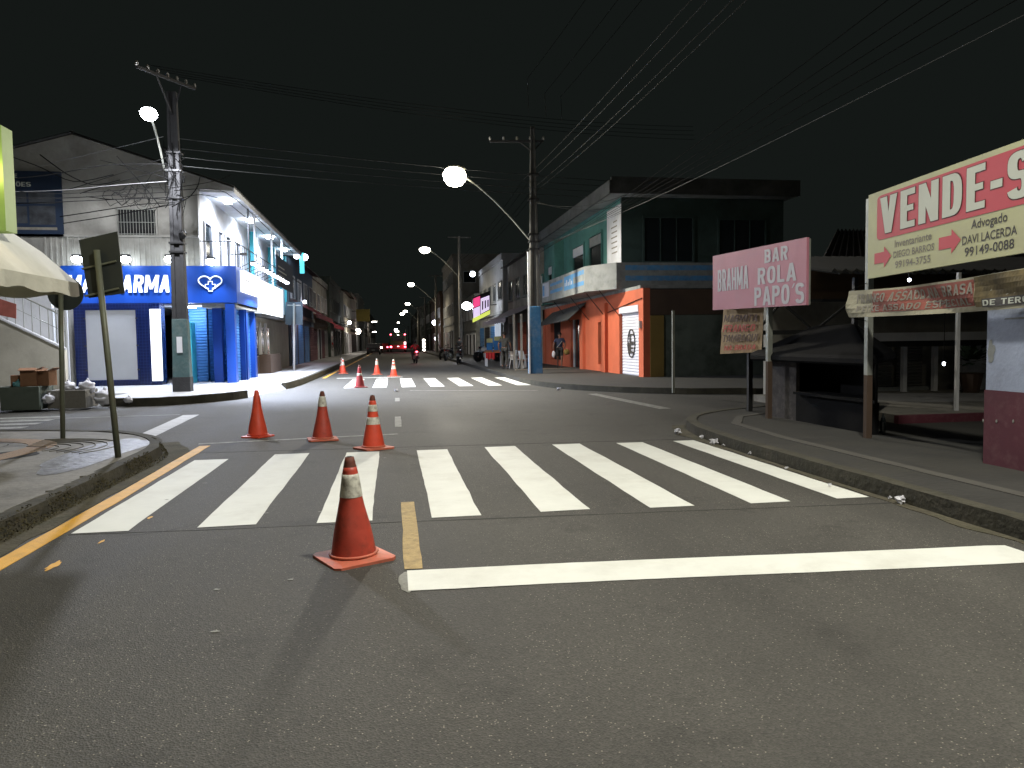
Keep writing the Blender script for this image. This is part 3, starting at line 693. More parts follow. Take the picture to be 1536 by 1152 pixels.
# yellow edge lines, near left and far left
ye = strip('yellow_edge_line', [(-2.72,1.0),(-2.73,8.0),(-2.80,11.75)], -0.075, 0.075, 0.0, 0.004, M['yellow_paint'], wob=0.012); struct(ye)
struct(strip('yellow_edge_line', [(-2.98,33.5),(-2.98,110)], -0.07, 0.07, 0.0, 0.004, M['yellow_paint'], wob=0.02, step=2))
for (px, py, l, a) in ((80,849,.22,.5),(152,813,.1,.4),(225,777,.12,.4)):
    p = gp(px, py); struct(blob(p.x, p.y, l*.12, l*.5, 0.004, M['yellow_paint'], 'yellow_paint_fleck', px, wob=.8))
for (px, py) in ((415,684),(307,725),(577,687),(400,770),(480,768),(250,750),(436,870),(325,885),(322,948)):
    p = gp(px, py); struct(blob(p.x, p.y, .02, .012, 0.004, M['old_paint'], 'white_paint_fleck', px, wob=.8))
# lane edge strip across the left mouth and faint old lines
def quadline(name, a, c, wd, m):
    a = Vector((a[0],a[1],0.004)); c = Vector((c[0],c[1],0.004)); t = (c-a).normalized(); q = Vector((-t.y,t.x,0))*wd/2
    b = MB(); n = max(2,int((c-a).length/0.5)); vs = []
    for i in range(n+1):
        p = a + (c-a)*i/n; j = 0.02*noise.noise(p*2)
        vs += [p-q*(1+j*5), p+q*(1-j*4)]
    b.add(vs, [(2*i,2*i+2,2*i+3,2*i+1) for i in range(n)]); return struct(b.build(name, m))
quadline('stop_line', (-4.06,12.65), (-4.33,17.1), 0.33, mat('faded lane paint', (0.5,0.5,0.5), 0.7, var=0.25, scale=5, dirt=(0.2,0.2,0.2), dscale=3, damt=0.4))
quadline('road_line', (-12,16.9), (-4.6,17.25), 0.10, M['old_paint'])
quadline('road_line', (-2.95,12.0), (0.05,12.45), 0.13, M['old_paint'])
quadline('road_line', (0.5,23.6), (4.3,22.3), 0.12, M['old_paint'])
quadline('road_line', (5.45,20.3), (5.75,15.4), 0.28, M['old_paint'])
quadline('road_line', (-2.4,33.1), (0.4,33.1), 0.3, M['white_paint'])

# ================================================================== cones
def cone(label, loc, rz, bands, h=0.72, tilt=(0,0), body='cone_red', tip='cone_tip', foot='cone_foot', fs=0.225, tip0=0.90):
    t = thing('traffic_cone', label, 'traffic cone', (0,0,0), 'traffic cones standing along the road')
    # square foot with clipped corners, slightly curled
    b = MB(); pts = []
    n = 6; c = 0.035
    ring = []
    for (sx, sy) in ((1,-1),(1,1),(-1,1),(-1,-1)):
        ring += [(sx*fs, sy*(fs-c)), (sx*(fs-c), sy*fs)] if sx*sy > 0 else [(sx*(fs-c), sy*fs), (sx*fs, sy*(fs-c))]
    def curl(x, y): return 0.012*noise.noise(Vector((x*4+loc[0], y*4+loc[1], 1)))*(abs(x)+abs(y))/fs + 0.004
    inner = [(0.16*math.cos(a), 0.16*math.sin(a)) for a in [rad(-36+45*i+ (0)) for i in range(8)]]
    inner = sorted(inner, key=lambda p: math.atan2(p[1], p[0])); ring = sorted(ring, key=lambda p: math.atan2(p[1], p[0]))
    vs = [(x,y,curl(x,y)) for x,y in ring] + [(x,y,curl(x,y)+0.022) for x,y in ring] + [(x,y,0.034) for x,y in inner]
    fsx = [tuple(range(7,-1,-1))] + [(i,(i+1)%8,(i+1)%8+8,i+8) for i in range(8)] + [(i+8,(i+1)%8+8,(i+1)%8+16,i+16) for i in range(8)] + [tuple(range(16,24))]
    b.add(vs, fsx); b.build('foot', M[foot], t)
    def rad_at(f): return 0.158*(1-f)**1.0*(1) + 0.028*f + 0.004*math.sin(f*9)
    def seg(f0, f1, m, name, grow=0.0, parent=t):
        b = MB(); k = max(2, int((f1-f0)*26)); nn = 32; vs = []
        for i in range(k+1):
            f = f0 + (f1-f0)*i/k; r = rad_at(f) + grow
            for j in range(nn):
                a = 2*PI*j/nn
                q = 1 + 0.035*noise.noise(Vector((math.cos(a)*1.3+loc[1], math.sin(a)*1.3, f*4+loc[0])))
                vs.append((math.cos(a)*r*q, math.sin(a)*r*q, 0.03 + f*(h-0.03)))
        fs_ = [(i*nn+j, i*nn+(j+1)%nn, (i+1)*nn+(j+1)%nn, (i+1)*nn+j) for i in range(k) for j in range(nn)]
        fs_ += [tuple(range(k*nn, k*nn+nn))]
        b.add(vs, fs_); return b.build(name, M[m], parent, smooth=False)
    for f in (seg(0, tip0, body, 'cone_body'),):
        f.data.polygons.foreach_set('use_smooth', [len(p.vertices) == 4 for p in f.data.polygons])
    x = seg(tip0, 1.0, tip, 'cone_tip'); x.data.polygons.foreach_set('use_smooth', [len(p.vertices) == 4 for p in x.data.polygons])
    b = MB(); b.lathe([(0.165,0.034),(0.172,0.045),(0.163,0.055),(0.157,0.05)], 32); b.build('foot_ring', M[foot], t, smooth=True)
    b = MB(); b.lathe([(0.018,h-.004),(0.018,h+.003)], 14); b.build('top_hole', M['dark_in'], t)
    for f0, f1 in bands:
        x = seg(f0, f1, 'cone_band', 'reflective_band', 0.0025); x.data.polygons.foreach_set('use_smooth', [len(p.vertices) == 4 for p in x.data.polygons])
    t.location = loc; t.rotation_euler = (rad(tilt[0]), rad(tilt[1]), rad(rz))
    return t
cone('orange red cone with one grimy white band, nearest, in front of the crosswalk', (-0.30,5.30,0), 27, [(0.60,0.83)], h=0.715, tilt=(0,-1.2))
cone('plain bright red cone without any band, leftmost of the three beyond the crosswalk', (-2.20,12.7,0), 60, [], h=0.76, body='cone_bright', tip='cone_bright', foot='cone_bright', fs=0.2)
cone('dull orange cone with one pale band under its dark tip, middle of the three', (-1.11,12.0,0), 10, [(0.68,0.90)], h=0.76, body='cone_red', tilt=(0,1))
cone('bright orange cone with two white bands, just behind the third crosswalk stripe', (-0.30,10.82,0), 33, [(0.44,0.58),(0.69,0.82)], h=0.76, body='cone_bright', tip='cone_tip')
cone('dark faded red cone standing on the far crosswalk', (-1.13,26.0,0), 20, [(0.52,0.62)], h=0.76, body='cone_dark', foot='cone_dark')
cone('far pinkish cone by the left kerb, the nearer of a pair in line', (-2.45,38.2,0), 10, [(0.55,0.8)], h=0.74, body='cone_bright', tip='cone_band')
cone('far cone hidden but for its white top behind another by the left kerb', (-2.66,40.6,0), 40, [(0.4,0.55),(0.66,0.82)], h=0.76, body='cone_bright', tip='cone_band')
cone('far pink red cone with white top, alone left of the middle line', (-0.76,36.2,0), 15, [(0.6,0.85)], h=0.76, body='cone_bright', tip='cone_band')
cone('far orange cone with white band and tip, rightmost of the cones', (0.02,33.7,0), 35, [(0.42,0.62),(0.72,0.82)], h=0.76, body='cone_bright', tip='cone_band')

# ================================================================== sign posts
p0 = gp(178,686,0.14); top = aty(145,375,p0.y); top = Vector((top.x, p0.y, top.z))
t = thing('sign_post', 'leaning olive post holding a dark rectangular sign seen from behind, on the near left corner', 'sign', p0)
b = MB(); b.tube([p0 - Vector((0,0,.1)), top], 0.036, 12); b.build('post', M['post'], t, smooth=True)
cs = [aty(x,y,p0.y+0.05) for x,y in ((118,360),(176,347),(187,440),(133,447))]
b = MB(); b.ext(cs, (0,0.012,0)); b.build('sign_plate', M['sign_back'], t)
for f in (0.80,0.93):
    b = MB(); c = p0 + (top-p0)*f; u = (cs[1]-cs[0]).normalized(); b.tube([c-u*0.2+Vector((0,.03,0)), c+u*0.2+Vector((0,.03,0))], 0.014, 6); b.build('bracket', M['post'], t)
p1 = gp(94,658,0.14)
t = thing('sign_post', 'straight grey post holding a small round sign seen from behind, beside the cream tent', 'sign', p1)
b = MB(); b.tube([p1-Vector((0,0,.1)), aty(91,432,p1.y)], 0.034, 12); b.build('post', M['post'], t, smooth=True)
c = aty(98,440,p1.y+0.06); b = MB(); b.lathe([(0.25,0),(0.25,0.012)], 28, c=(c.x,c.y,c.z), axis='Y'); b.build('sign_plate', M['sign_back'], t)
p2 = gp(441,556,0.2)
t = thing('sign_post', 'white post with a grey square sign seen from behind, on the far left pavement', 'sign', p2)
b = MB(); b.tube([p2-Vector((0,0,.1)), aty(441,455,p2.y)], 0.055, 10); b.build('post', M['white_metal'], t, smooth=True)
cs = [aty(x,y,p2.y+0.08) for x,y in ((428,453),(454,453),(454,487),(428,487))]
b = MB(); b.ext(cs, (0,0.02,0)); b.build('sign_plate', M['sign_grey'], t)
b = MB(); a, c = aty(431,458,p2.y+.04), aty(451,458,p2.y+.04); b.tube([a,c], 0.03, 6); b.build('bracket', M['white_metal'], t)
p3 = gp(1010,586,0.155)
t = B('bare_post', M['steel'], None, (p3.x-.03,p3.x+.03,p3.y-.03,p3.y+.03,0.1,aty(1010,466,p3.y).z)); tag(t, 'thin bare metal post on the far right corner pavement', 'post')
# white gantry post (left, before the brown shopfront)
p4 = gp(397,555,0.2)

# ================================================================== utility poles and street lamps
def taper_pole(name, label, base, h, wb, wt, m, cat='utility pole', group=None, parts=()):
    t = thing(name, label, cat, base, group); z = base[2]
    b = MB()
    for (sx) in (-1,1):
        b.add([(base[0]+sx*wb/2,base[1]-wb*.35,z-.2),(base[0]+sx*wb/2-sx*wb*.3,base[1]-wb*.35,z-.2),(base[0]+sx*wb/2-sx*wb*.3,base[1]+wb*.35,z-.2),(base[0]+sx*wb/2,base[1]+wb*.35,z-.2),
               (base[0]+sx*wt/2,base[1]-wt*.35,z+h),(base[0]+sx*wt/2-sx*wt*.3,base[1]-wt*.35,z+h),(base[0]+sx*wt/2-sx*wt*.3,base[1]+wt*.35,z+h),(base[0]+sx*wt/2,base[1]+wt*.35,z+h)],
              [(0,3,2,1),(4,5,6,7),(0,1,5,4),(1,2,6,5),(2,3,7,6),(3,0,4,7)])
    wb2, wt2 = wb*.42, wt*.42
    b.add([(base[0]-wb2/2-.02,base[1]-wb*.22,z-.2),(base[0]+wb2/2+.02,base[1]-wb*.22,z-.2),(base[0]+wb2/2+.02,base[1]+wb*.22,z-.2),(base[0]-wb2/2-.02,base[1]+wb*.22,z-.2),
           (base[0]-wt2/2-.02,base[1]-wt*.22,z+h),(base[0]+wt2/2+.02,base[1]-wt*.22,z+h),(base[0]+wt2/2+.02,base[1]+wt*.22,z+h),(base[0]-wt2/2-.02,base[1]+wt*.22,z+h)],
              [(0,3,2,1),(4,5,6,7),(0,1,5,4),(1,2,6,5),(2,3,7,6),(3,0,4,7)])
    b.build('pole_shaft', m, t, bevel=0.01)
    return t
def foot_wrap(t, base, z0, z1, w0, w1, m, name='painted_foot'):
    b = MB(); x, y = base[0], base[1]
    b.add([(x-w0/2,y-w0*.37,z0),(x+w0/2,y-w0*.37,z0),(x+w0/2,y+w0*.37,z0),(x-w0/2,y+w0*.37,z0),(x-w1/2,y-w1*.37,z1),(x+w1/2,y-w1*.37,z1),(x+w1/2,y+w1*.37,z1),(x-w1/2,y+w1*.37,z1)],
              [(0,3,2,1),(4,5,6,7),(0,1,5,4),(1,2,6,5),(2,3,7,6),(3,0,4,7)])
    return b.build(name, m, t, bevel=0.012)
def insulator(t, c, s=1.0):
    b = MB(); b.lathe([(.02*s,0),(.055*s,.03*s),(.03*s,.05*s),(.06*s,.08*s),(.03*s,.1*s),(.045*s,.13*s),(.02*s,.16*s)], 8, c=c); return b.build('insulator', M['porcelain'], t)
def lamp_arm(t, a, head, lens='e_lamp', hs=1.0, armr=0.03, deep=1.0):
    """curved arm from a on the pole to the lamp head"""
    a = Vector(a); head = Vector(head); d = head - a
    mid = a + d*0.55 + Vector((0,0,0.12*d.length))
    pts = [a.lerp(mid, k/4)*(1-k/4) + mid.lerp(head, k/4)*(k/4) for k in range(5)]
    b = MB(); b.tube(pts, armr, 6); b.build('lamp_arm', M['steel'], t)
    dh = Vector((d.x, d.y, 0)).normalized() if Vector((d.x,d.y,0)).length > .01 else Vector((1,0,0))
    c = head + dh*0.25*hs
    mt = Matrix.Translation(c) @ Matrix((( dh.x,-dh.y,0,0),(dh.y,dh.x,0,0),(0,0,1,0),(0,0,0,1)))
    n = 14
    def rings(prof, fx=0.0):
        b = MB(); vs = []
        for (zz, sx, sy) in prof:
            for j in range(n):
                an = 2*PI*j/n; vs.append(mt @ Vector((fx+math.cos(an)*sx*hs, math.sin(an)*sy*hs, zz*hs)))
        k = len(prof)
        return b.add(vs, [(i*n+j,i*n+(j+1)%n,(i+1)*n+(j+1)%n,(i+1)*n+j) for i in range(k-1) for j in range(n)] + [tuple(reversed(range(n))), tuple(range((k-1)*n,k*n))])
    rings([(.17*deep+.02,.15,.08),(.15*deep+.02,.30,.14),(.10*deep,.36,.19)], -.06*hs).build('lamp_head', M['steel'], t, smooth=True)
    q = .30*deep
    rings([(q*.42,.22,.16),(q*.30,.33,.24),(0,.42,.31),(-q*.35,.38,.28),(-q*.62,.26,.19),(-q*.72,.10,.07)]).build('lamp_lens', M[lens], t)  # lens drawn oversized, its shape takes in the lamp's glare
    return c

# --- left corner pole
LP = gp(275,587,0.2)
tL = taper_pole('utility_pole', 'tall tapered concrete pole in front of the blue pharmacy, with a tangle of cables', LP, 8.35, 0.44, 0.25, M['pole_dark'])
foot_wrap(tL, LP, 0.19, 2.25, 0.475, 0.40, M['pole_green'])
foot_wrap(tL, LP, 0.19, 0.62, 0.485, 0.472, M['pole_dark'], 'dark_foot_band')
B('sticker', M['white_metal'], tL, (LP.x-.08,LP.x+.07,LP.y-.19,LP.y-.172,1.3,1.75))
a = aty(205,100,20.4); c = aty(292,133,23.2)
b = MB(); b.tube([a,c], 0.05, 4); b.tube([(LP.x,LP.y,7.9), a.lerp(c,0.3)], .025, 5); b.tube([(LP.x,LP.y,7.9), a.lerp(c,0.75)], .025, 5); b.build('crossarm', M['pole_dark'], tL)
arm_pts = [a.lerp(c, k/6) for k in range(7)]
for q in arm_pts: insulator(tL, (q.x,q.y,q.z+.03), 0.8)
hL = aty(211,178,20.4)
hc = lamp_arm(tL, aty(247,255,LP.y-.1), hL + Vector((0.22,0,0.1)), 'e_lamp_white', 0.66, deep=1.2)
spot('street_light', (hc.x, hc.y, hc.z-.30), 2500, (.9,.92,1.0), tL, size=rad(179), blend=.15, radius=.15)
point('lamp_spill', (hc.x, hc.y, hc.z-.32), 70, (.86,.90,1.0), tL, radius=.15)
for zz in (4.1,4.35,5.6,6.35,6.85): B('cable_clamp', M['black'], tL, (LP.x-.2,LP.x+.2,LP.y-.16,LP.y+.16,zz,zz+.05))
t2 = aty(274,352,LP.y-.15); b = MB(); b.ball((t2.x,t2.y,t2.z),.1,.1,.14,wob=.2); b.build('cable_coil_box', M['black'], tL)
# --- right pole
RP = gp(803,560,0.155); RP.y = min(RP.y, 34.0)
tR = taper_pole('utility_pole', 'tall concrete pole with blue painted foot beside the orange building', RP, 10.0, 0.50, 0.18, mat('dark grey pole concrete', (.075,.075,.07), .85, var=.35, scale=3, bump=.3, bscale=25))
foot_wrap(tR, RP, 0.15, 2.9, 0.55, 0.44, M['pole_blue'])
zt = aty(798,228,RP.y).z
ca, cb = aty(735,212,RP.y), aty(815,212,RP.y)
b = MB(); b.tube([ca, cb], 0.055, 4); b.tube([(RP.x,RP.y,zt), aty(780,213,RP.y)], .03, 5); b.tube([(RP.x,RP.y,zt), aty(812,213,RP.y)], .03, 5); b.build('crossarm', M['pole_dark'], tR)
for k in range(5):
    q = ca.lerp(cb, k/4); insulator(tR, (q.x,q.y,q.z+.04))
hR = aty(683,266,RP.y-.3)
pa = Vector((RP.x-.2, RP.y-.1, 5.6))
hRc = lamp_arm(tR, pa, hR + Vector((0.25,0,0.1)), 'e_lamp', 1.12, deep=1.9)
spot('street_light', (hRc.x, hRc.y, hRc.z-.68), 5600, (1.0,.93,.79), tR, size=rad(172), direction=(-.12,-.45,-1), radius=.4)
B('white_conduit', M['white_metal'], tR, (RP.x-.31,RP.x-.25,RP.y-.28,RP.y-.2,.16,5.1))
for zz in (5.2,5.5,5.8,7.2,8.2): B('cable_clamp', M['black'], tR, (RP.x-.21,RP.x+.21,RP.y-.17,RP.y+.17,zz,zz+.06))

# --- the lamp above the photographer's right (its glare streaks the picture)
NP = Vector((6.6, 1.6, 0.14))
tN = taper_pole('utility_pole', 'concrete lamp pole on the near right pavement, just outside the picture', NP, 10.2, 0.5, 0.24, M['concrete'])
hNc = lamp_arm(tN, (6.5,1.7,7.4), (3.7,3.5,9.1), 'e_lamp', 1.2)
spot('street_light', (hNc.x,hNc.y,8.65), 4100, (1.0,0.975,0.88), tN, size=rad(138), blend=.9, radius=0.22, direction=(-.42,.25,-1))
b = MB(); b.tube([(5.6,1.6,9.9),(7.6,1.6,9.9)], .055, 4); b.build('crossarm', M['steel'], tN)
for k in range(4): insulator(tN, (5.7+k*.6,1.6,9.95))
# second lamp behind the camera on the left side of the street
NQ = Vector((-4.0,-9.0,0.14))
tQ = taper_pole('utility_pole', 'concrete lamp pole behind the photographer on the left pavement', NQ, 9.0, 0.5, 0.24, M['concrete'])
lamp_arm(tQ, (-3.9,-9,6.4), (-2.0,-9,8.0), 'e_lamp', 1.2)
spot('street_light', (-1.6,-9.0,7.5), 1100, (1.0,0.92,0.74), tQ, size=rad(165), radius=0.14)

# --- receding street lamps on the right, and two on the left
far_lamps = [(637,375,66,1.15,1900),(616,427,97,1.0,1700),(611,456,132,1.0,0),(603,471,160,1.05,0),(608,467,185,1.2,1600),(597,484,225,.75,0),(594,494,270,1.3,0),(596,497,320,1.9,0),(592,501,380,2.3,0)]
lab = ['first far street lamp beyond the pole with the blue foot','second far street lamp, above the motorcycle rider','third far street lamp of the right row','fourth far street lamp, round pale light','fifth far street lamp, elongated light','sixth far lamp above the bus','seventh far lamp just above the bus roof','eighth far lamp low over the bus','last far lamp at the end of the street']
for (px, py, Y, hs, pw), lb in zip(far_lamps, lab):
    h = aty(px, py, Y); bx = max(h.x+3.0, 5.6)
    t = thing('street_lamp', lb, 'street lamp', (bx,Y,.15), 'street lamps receding along the road')
    b = MB(); b.tube([(bx,Y,0),(bx,Y,h.z+1.2)], [.2,.11], 6); b.build('pole_shaft', M['concrete'], t)
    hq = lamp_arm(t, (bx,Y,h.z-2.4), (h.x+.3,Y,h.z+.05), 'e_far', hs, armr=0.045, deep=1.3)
    if Y < 190:
        b = MB(); b.tube([(bx-1,Y,h.z+1.1),(bx+1,Y,h.z+1.1)], .06, 4); b.build('crossarm', M['concrete'], t)
    if pw: spot('street_light', (hq.x,Y,hq.z-.42*hs), pw*.75, WARM, t, size=rad(165))
for (px, py, Y, lb) in ((562,483,120,'far left street lamp on a short straight arm, the upper one'),(562,498,150,'far left street lamp on a short straight arm, the lower one')):
    h = aty(px, py, Y)
    t = thing('street_lamp', lb, 'street lamp', (h.x-1.0,Y,.2), 'street lamps receding along the road')
    b = MB(); b.tube([(h.x-1,Y,0),(h.x-1,Y,h.z-.1)], .1, 6); b.build('pole_shaft', M['concrete'], t)
    lamp_arm(t, (h.x-1,Y,h.z-.3), (h.x-.3,Y,h.z+.05), 'e_far', .95, armr=.05, deep=.5)

# ================================================================== overhead wires
def sag(a, c, s, n=14): 
    a = Vector(a); c = Vector(c); return [a.lerp(c, i/n) - Vector((0,0,4*s*(i/n)*(1-i/n))) for i in range(n+1)]
def wire(label, group, pts, r=0.011, m='wire', cat='cable', name='overhead_cable'):
    b = MB(); b.tube(pts, r, 4, cap=False); o = b.build(name, M[m]); return tag(o, label, cat, group)
# four lines crossing the street from the left pole to the far right
for k, (yl, yr) in enumerate(((207,262),(222,270),(235,279),(248,287))):
    a = aty(262,yl,LP.y+.1); c = aty(925,yr+2,31)
    c2 = c + (c-a)*0.5
    wire('one of four level cables crossing the street from the left pole', 'four cables crossing the street', sag(a,c2,0.25), 0.012, 'wire_al')
for k, q in enumerate(arm_pts[1:5]):
    c = aty(905, 176+k*6, 33); 
    wire('one of the high thin lines running from the left crossarm', 'high lines from the left crossarm', sag(q+Vector((0,0,.15)), c + (c-q)*0.4, 0.35), 0.010, 'wire')
# jumpers hanging from high lines near the right pole
for k, (x, y0, y1) in enumerate(((791,118,168),(817,140,175),(841,145,182))):
    a = aty(x,y0,30); c = aty(x+2,y1,30)
    wire('pale vertical jumper cable high above the blue footed pole', 'vertical jumpers', [a,c], 0.014, 'wire_al', 'cable', 'jumper_cable')
    wire('thin high line rising from a jumper', 'lines above the jumpers', sag(a, Vector((8.5+k*.4,2,14.5-k*.3)), 0.5), 0.009, 'wire')
# street-parallel lines on the right
for k, s in enumerate((1.16,1.10,1.02,0.98)):
    x = 6.0+0.25*k; z = 1.5 + x*s
    wire('one of the power lines climbing from the blue footed pole', 'power lines along the right side', sag((x,33.9,z+.3),(x+.1,-4,z+.2),0.45,22), 0.011, 'wire_al')
    wire('one of the power lines running on along the right row of lamp poles', 'power lines beyond the right pole', sag((x,34.1,z+.3),(x-.2,66,z+.2),0.35), 0.012, 'wire')
for k, s in enumerate((0.80,0.72,0.66,0.61,0.55,0.50)):
    x = 6.7 + 0.06*k; z = 1.5 + x*s
    wire('one of the dark telephone cables running along the right side above the signs', 'telephone cables along the right side', sag((x-.3,33.9,5.3+.1*k),(x,-6,z+.1),0.4,22), 0.006, 'wire_al' if k == 5 else 'wire')
wire('pale cable sagging from the blue footed pole to the teal building wall', 'drops to the teal building', sag(Vector((RP.x,RP.y,7.2)), (8.7,28.2,6.6), 0.25), 0.010, 'wire_al')
wire('pale cable curving from the pole to the teal building roof corner', 'drops to the teal building', sag(aty(800,303,RP.y), (9.6,26.8,7.3), 0.5), 0.010, 'wire_al')
# cables from left pole to the left and to the building
def px_wire(label, group, pts, r, m):
    P = [aty(x,y,Y) for x,y,Y in pts]
    out = []
    for i in range(len(P)-1):
        for j in range(4):
            out.append(P[i].lerp(P[i+1], j/4))
    out.append(P[-1])
    # soften
    for _ in range(2): out = [out[0]] + [(out[i-1]+out[i]*2+out[i+1])/4 for i in range(1,len(out)-1)] + [out[-1]]
    return wire(label, group, out, r, m)
px_wire('white cable slanting up from the gable wall to the left pole', None, [(55,250,25),(130,232,24),(190,218,23),(245,205,22)], .009, 'cable_white')
px_wire('pale cable running level across the wall to the left pole', None, [(0,288,22),(90,286,22),(180,277,22),(250,272,21.8)], .007, 'cable_white')
tang = [((-10,283,20),(80,292,21),(170,286,21.5),(255,280,21.7)),((-10,296,20),(90,298,21),(180,292,21.5),(257,288,21.7)),((-10,306,21),(70,304,21),(150,300,21.5),(257,296,21.7)),
        ((60,232,24),(100,262,23),(140,280,22.5),(180,270,22)),((90,325,24),(150,316,23),(210,306,22),(262,304,21.7)),((95,335,26),(160,325,25),(230,312,22),(262,306,21.7)),
        ((20,236,25),(60,250,24),(110,276,23),(170,262,22)),((175,234,22.5),(195,256,22.5),(225,290,22.3),(240,310,22)),((150,240,23),(190,250,22.6),(235,262,22),(258,270,21.7)),
        ((100,285,23),(150,270,22.6),(210,250,22.2),(250,236,21.8)),((120,290,23),(170,275,22.6),(220,262,22.2),(255,250,21.8)),((257,282,21.7),(300,276,24),(330,270,26.5),(347,262,27.5)),
        ((262,300,21.7),(300,290,24),(340,300,27),(420,372,42)),((262,286,21.7),(310,282,24),(345,288,27),(440,380,45)),((258,310,21.7),(285,296,23),(297,280,25),(300,266,26.9)),
        ((130,295,23),(170,300,22.6),(210,296,22.2),(256,300,21.8)),((0,270,22),(80,262,22),(160,246,22),(250,246,21.8))]
for k, pts in enumerate(tang):
    px_wire('one of the dark sagging service cables tangled round the left pole', 'tangled cables at the left pole', pts, R.uniform(.008,.016), 'wire')
b = MB()
for k in range(7):
    cx, cy = 168 + k*11 + R.uniform(-4,4), 294 + R.uniform(-8,8); rr = R.uniform(5,12); Y = 22.2
    b.tube([aty(cx+rr*math.cos(a)*1.4*(1+.3*math.sin(a*2+k)), cy+rr*math.sin(a)*(1+.35*math.cos(a*3+k*2))*(1+.02*a*k), Y+.05*k+.03*a) for a in [3.4*PI*i/22 for i in range(23)]], .008, 4)
tag(b.build('cable_coils', M['wire']), 'loose coils of black cable hanging left of the pole', 'cable coils')
b = MB()
for k in range(9):
    pts = [Vector((LP.x + R.uniform(-.3,.3), LP.y + R.uniform(-.25,.1), 5.0 + R.uniform(0,2.2))) for _ in range(6)]
    b.tube(pts, .012, 4)
tag(b.build('cable_bundle', M['wire']), 'knotted bundle of black cables wrapped on the left pole', 'cable bundle')

# ================================================================== building helpers
def fbox(b, X, n, d0, d1, y0, y1, z0, z1):
    a, c = X+n*d0, X+n*d1
    return b.box(min(a,c), max(a,c), y0, y1, z0, z1)
def window(t, X, n, y0, y1, z0, z1, fm='white_wall', pane='glass', name='window', bars=0, sill=True, fw=.07):
    b = MB()
    fbox(b,X,n,0,.07,y0-fw,y0,z0-fw,z1+fw); fbox(b,X,n,0,.07,y1,y1+fw,z0-fw,z1+fw)
    fbox(b,X,n,0,.069,y0,y1,z0-fw,z0); fbox(b,X,n,0,.069,y0,y1,z1,z1+fw)
    if bars: 
        for k in range(1, bars): fbox(b,X,n,.02,.05,y0+(y1-y0)*k/bars-.02,y0+(y1-y0)*k/bars+.02,z0,z1)
    w_ = b.build(name, M[fm], t)
    b = MB(); fbox(b,X,n,.0,.015,y0,y1,z0,z1); b.build('pane', M[pane], w_)
    if sill:
        b = MB(); fbox(b,X,n,0,.14,y0-fw-.05,y1+fw+.05,z0-fw-.06,z0-fw-.002); b.build('sill', M['slab'], w_)
    return w_
def fwindow(t, Y, x0, x1, z0, z1, fm='white_wall', pane='glass', name='window', fw=.07, bars=0):
    """window in a wall that faces the camera side (-Y)"""
    b = MB()
    b.box(x0-fw,x0,Y-.07,Y,z0-fw,z1+fw); b.box(x1,x1+fw,Y-.07,Y,z0-fw,z1+fw)
    b.box(x0,x1,Y-.069,Y,z0-fw,z0); b.box(x0,x1,Y-.069,Y,z1,z1+fw)
    for k in range(1,bars): b.box(x0+(x1-x0)*k/bars-.02,x0+(x1-x0)*k/bars+.02,Y-.05,Y-.02,z0,z1)
    w_ = b.build(name, M[fm], t)
    b = MB(); b.box(x0,x1,Y-.015,Y,z0,z1); b.build('pane', M[pane], w_)
    return w_
def shutter(t, p0, p1, z0, z1, nrm, m, pitch=0.10, name='shutter', dep=.025):
    """rolling shutter of folded slats between two ground points"""
    p0 = Vector((p0[0],p0[1],0)); p1 = Vector((p1[0],p1[1],0)); nrm = Vector((nrm[0],nrm[1],0))
    b = MB(); k = int((z1-z0)/pitch); vs = []
    for i in range(k):
        za = z0 + (z1-z0)*i/k
        for f, d in ((0,0),(.35,dep),(.75,dep),(.97,0)):
            z = za + f*(z1-z0)/k
            vs += [p0+nrm*d+Vector((0,0,z)), p1+nrm*d+Vector((0,0,z))]
    b.add(vs, [(2*i,2*i+1,2*i+3,2*i+2) for i in range(len(vs)//2-1)])
    return b.build(name, M[m], t)
def corr_roof(t, p00, p10, p11, p01, m, n=30, amp=.04, name='roof', thick=.03):
    """corrugated sheet roof through four corners; ribs run from edge 00-10 to 01-11"""
    p00,p10,p11,p01 = map(Vector,(p00,p10,p11,p01)); b = MB(); vs = []
    nn = n*4
    for i in range(nn+1):
        u = i/nn; h = amp*math.sin(2*PI*n*u)
        a = p00.lerp(p10,u); c = p01.lerp(p11,u)
        for z in (h, h-thick): vs += [a+Vector((0,0,z)), c+Vector((0,0,z))]
    fs = []
    for i in range(nn):
        o = i*4; q = o+4
        fs += [(o,o+1,q+1,q),(o+2,q+2,q+3,o+3),(o,q,q+2,o+2),(o+1,o+3,q+3,q+1)]
    b.add(vs, fs); return b.build(name, M[m], t)
def awning(t, X, n, y0, y1, zw, ze, out, m, name='awning', val=.25, scal=6):
    b = MB(); vs = []; k = scal*2
    for i in range(k+1):
        y = y0+(y1-y0)*i/k; d = .03*math.sin(i*PI)
        vs += [(X, y, zw), (X+n*out*.55, y, zw*.42+ze*.58-.05), (X+n*out, y, ze), (X+n*(out+.01), y, ze-val-(.06 if i%2 else 0))]
    b.add(vs, [(4*i+j,4*i+j+1,4*i+5+j,4*i+4+j) for i in range(k) for j in range(3)])
    return b.build(name, M[m], t)

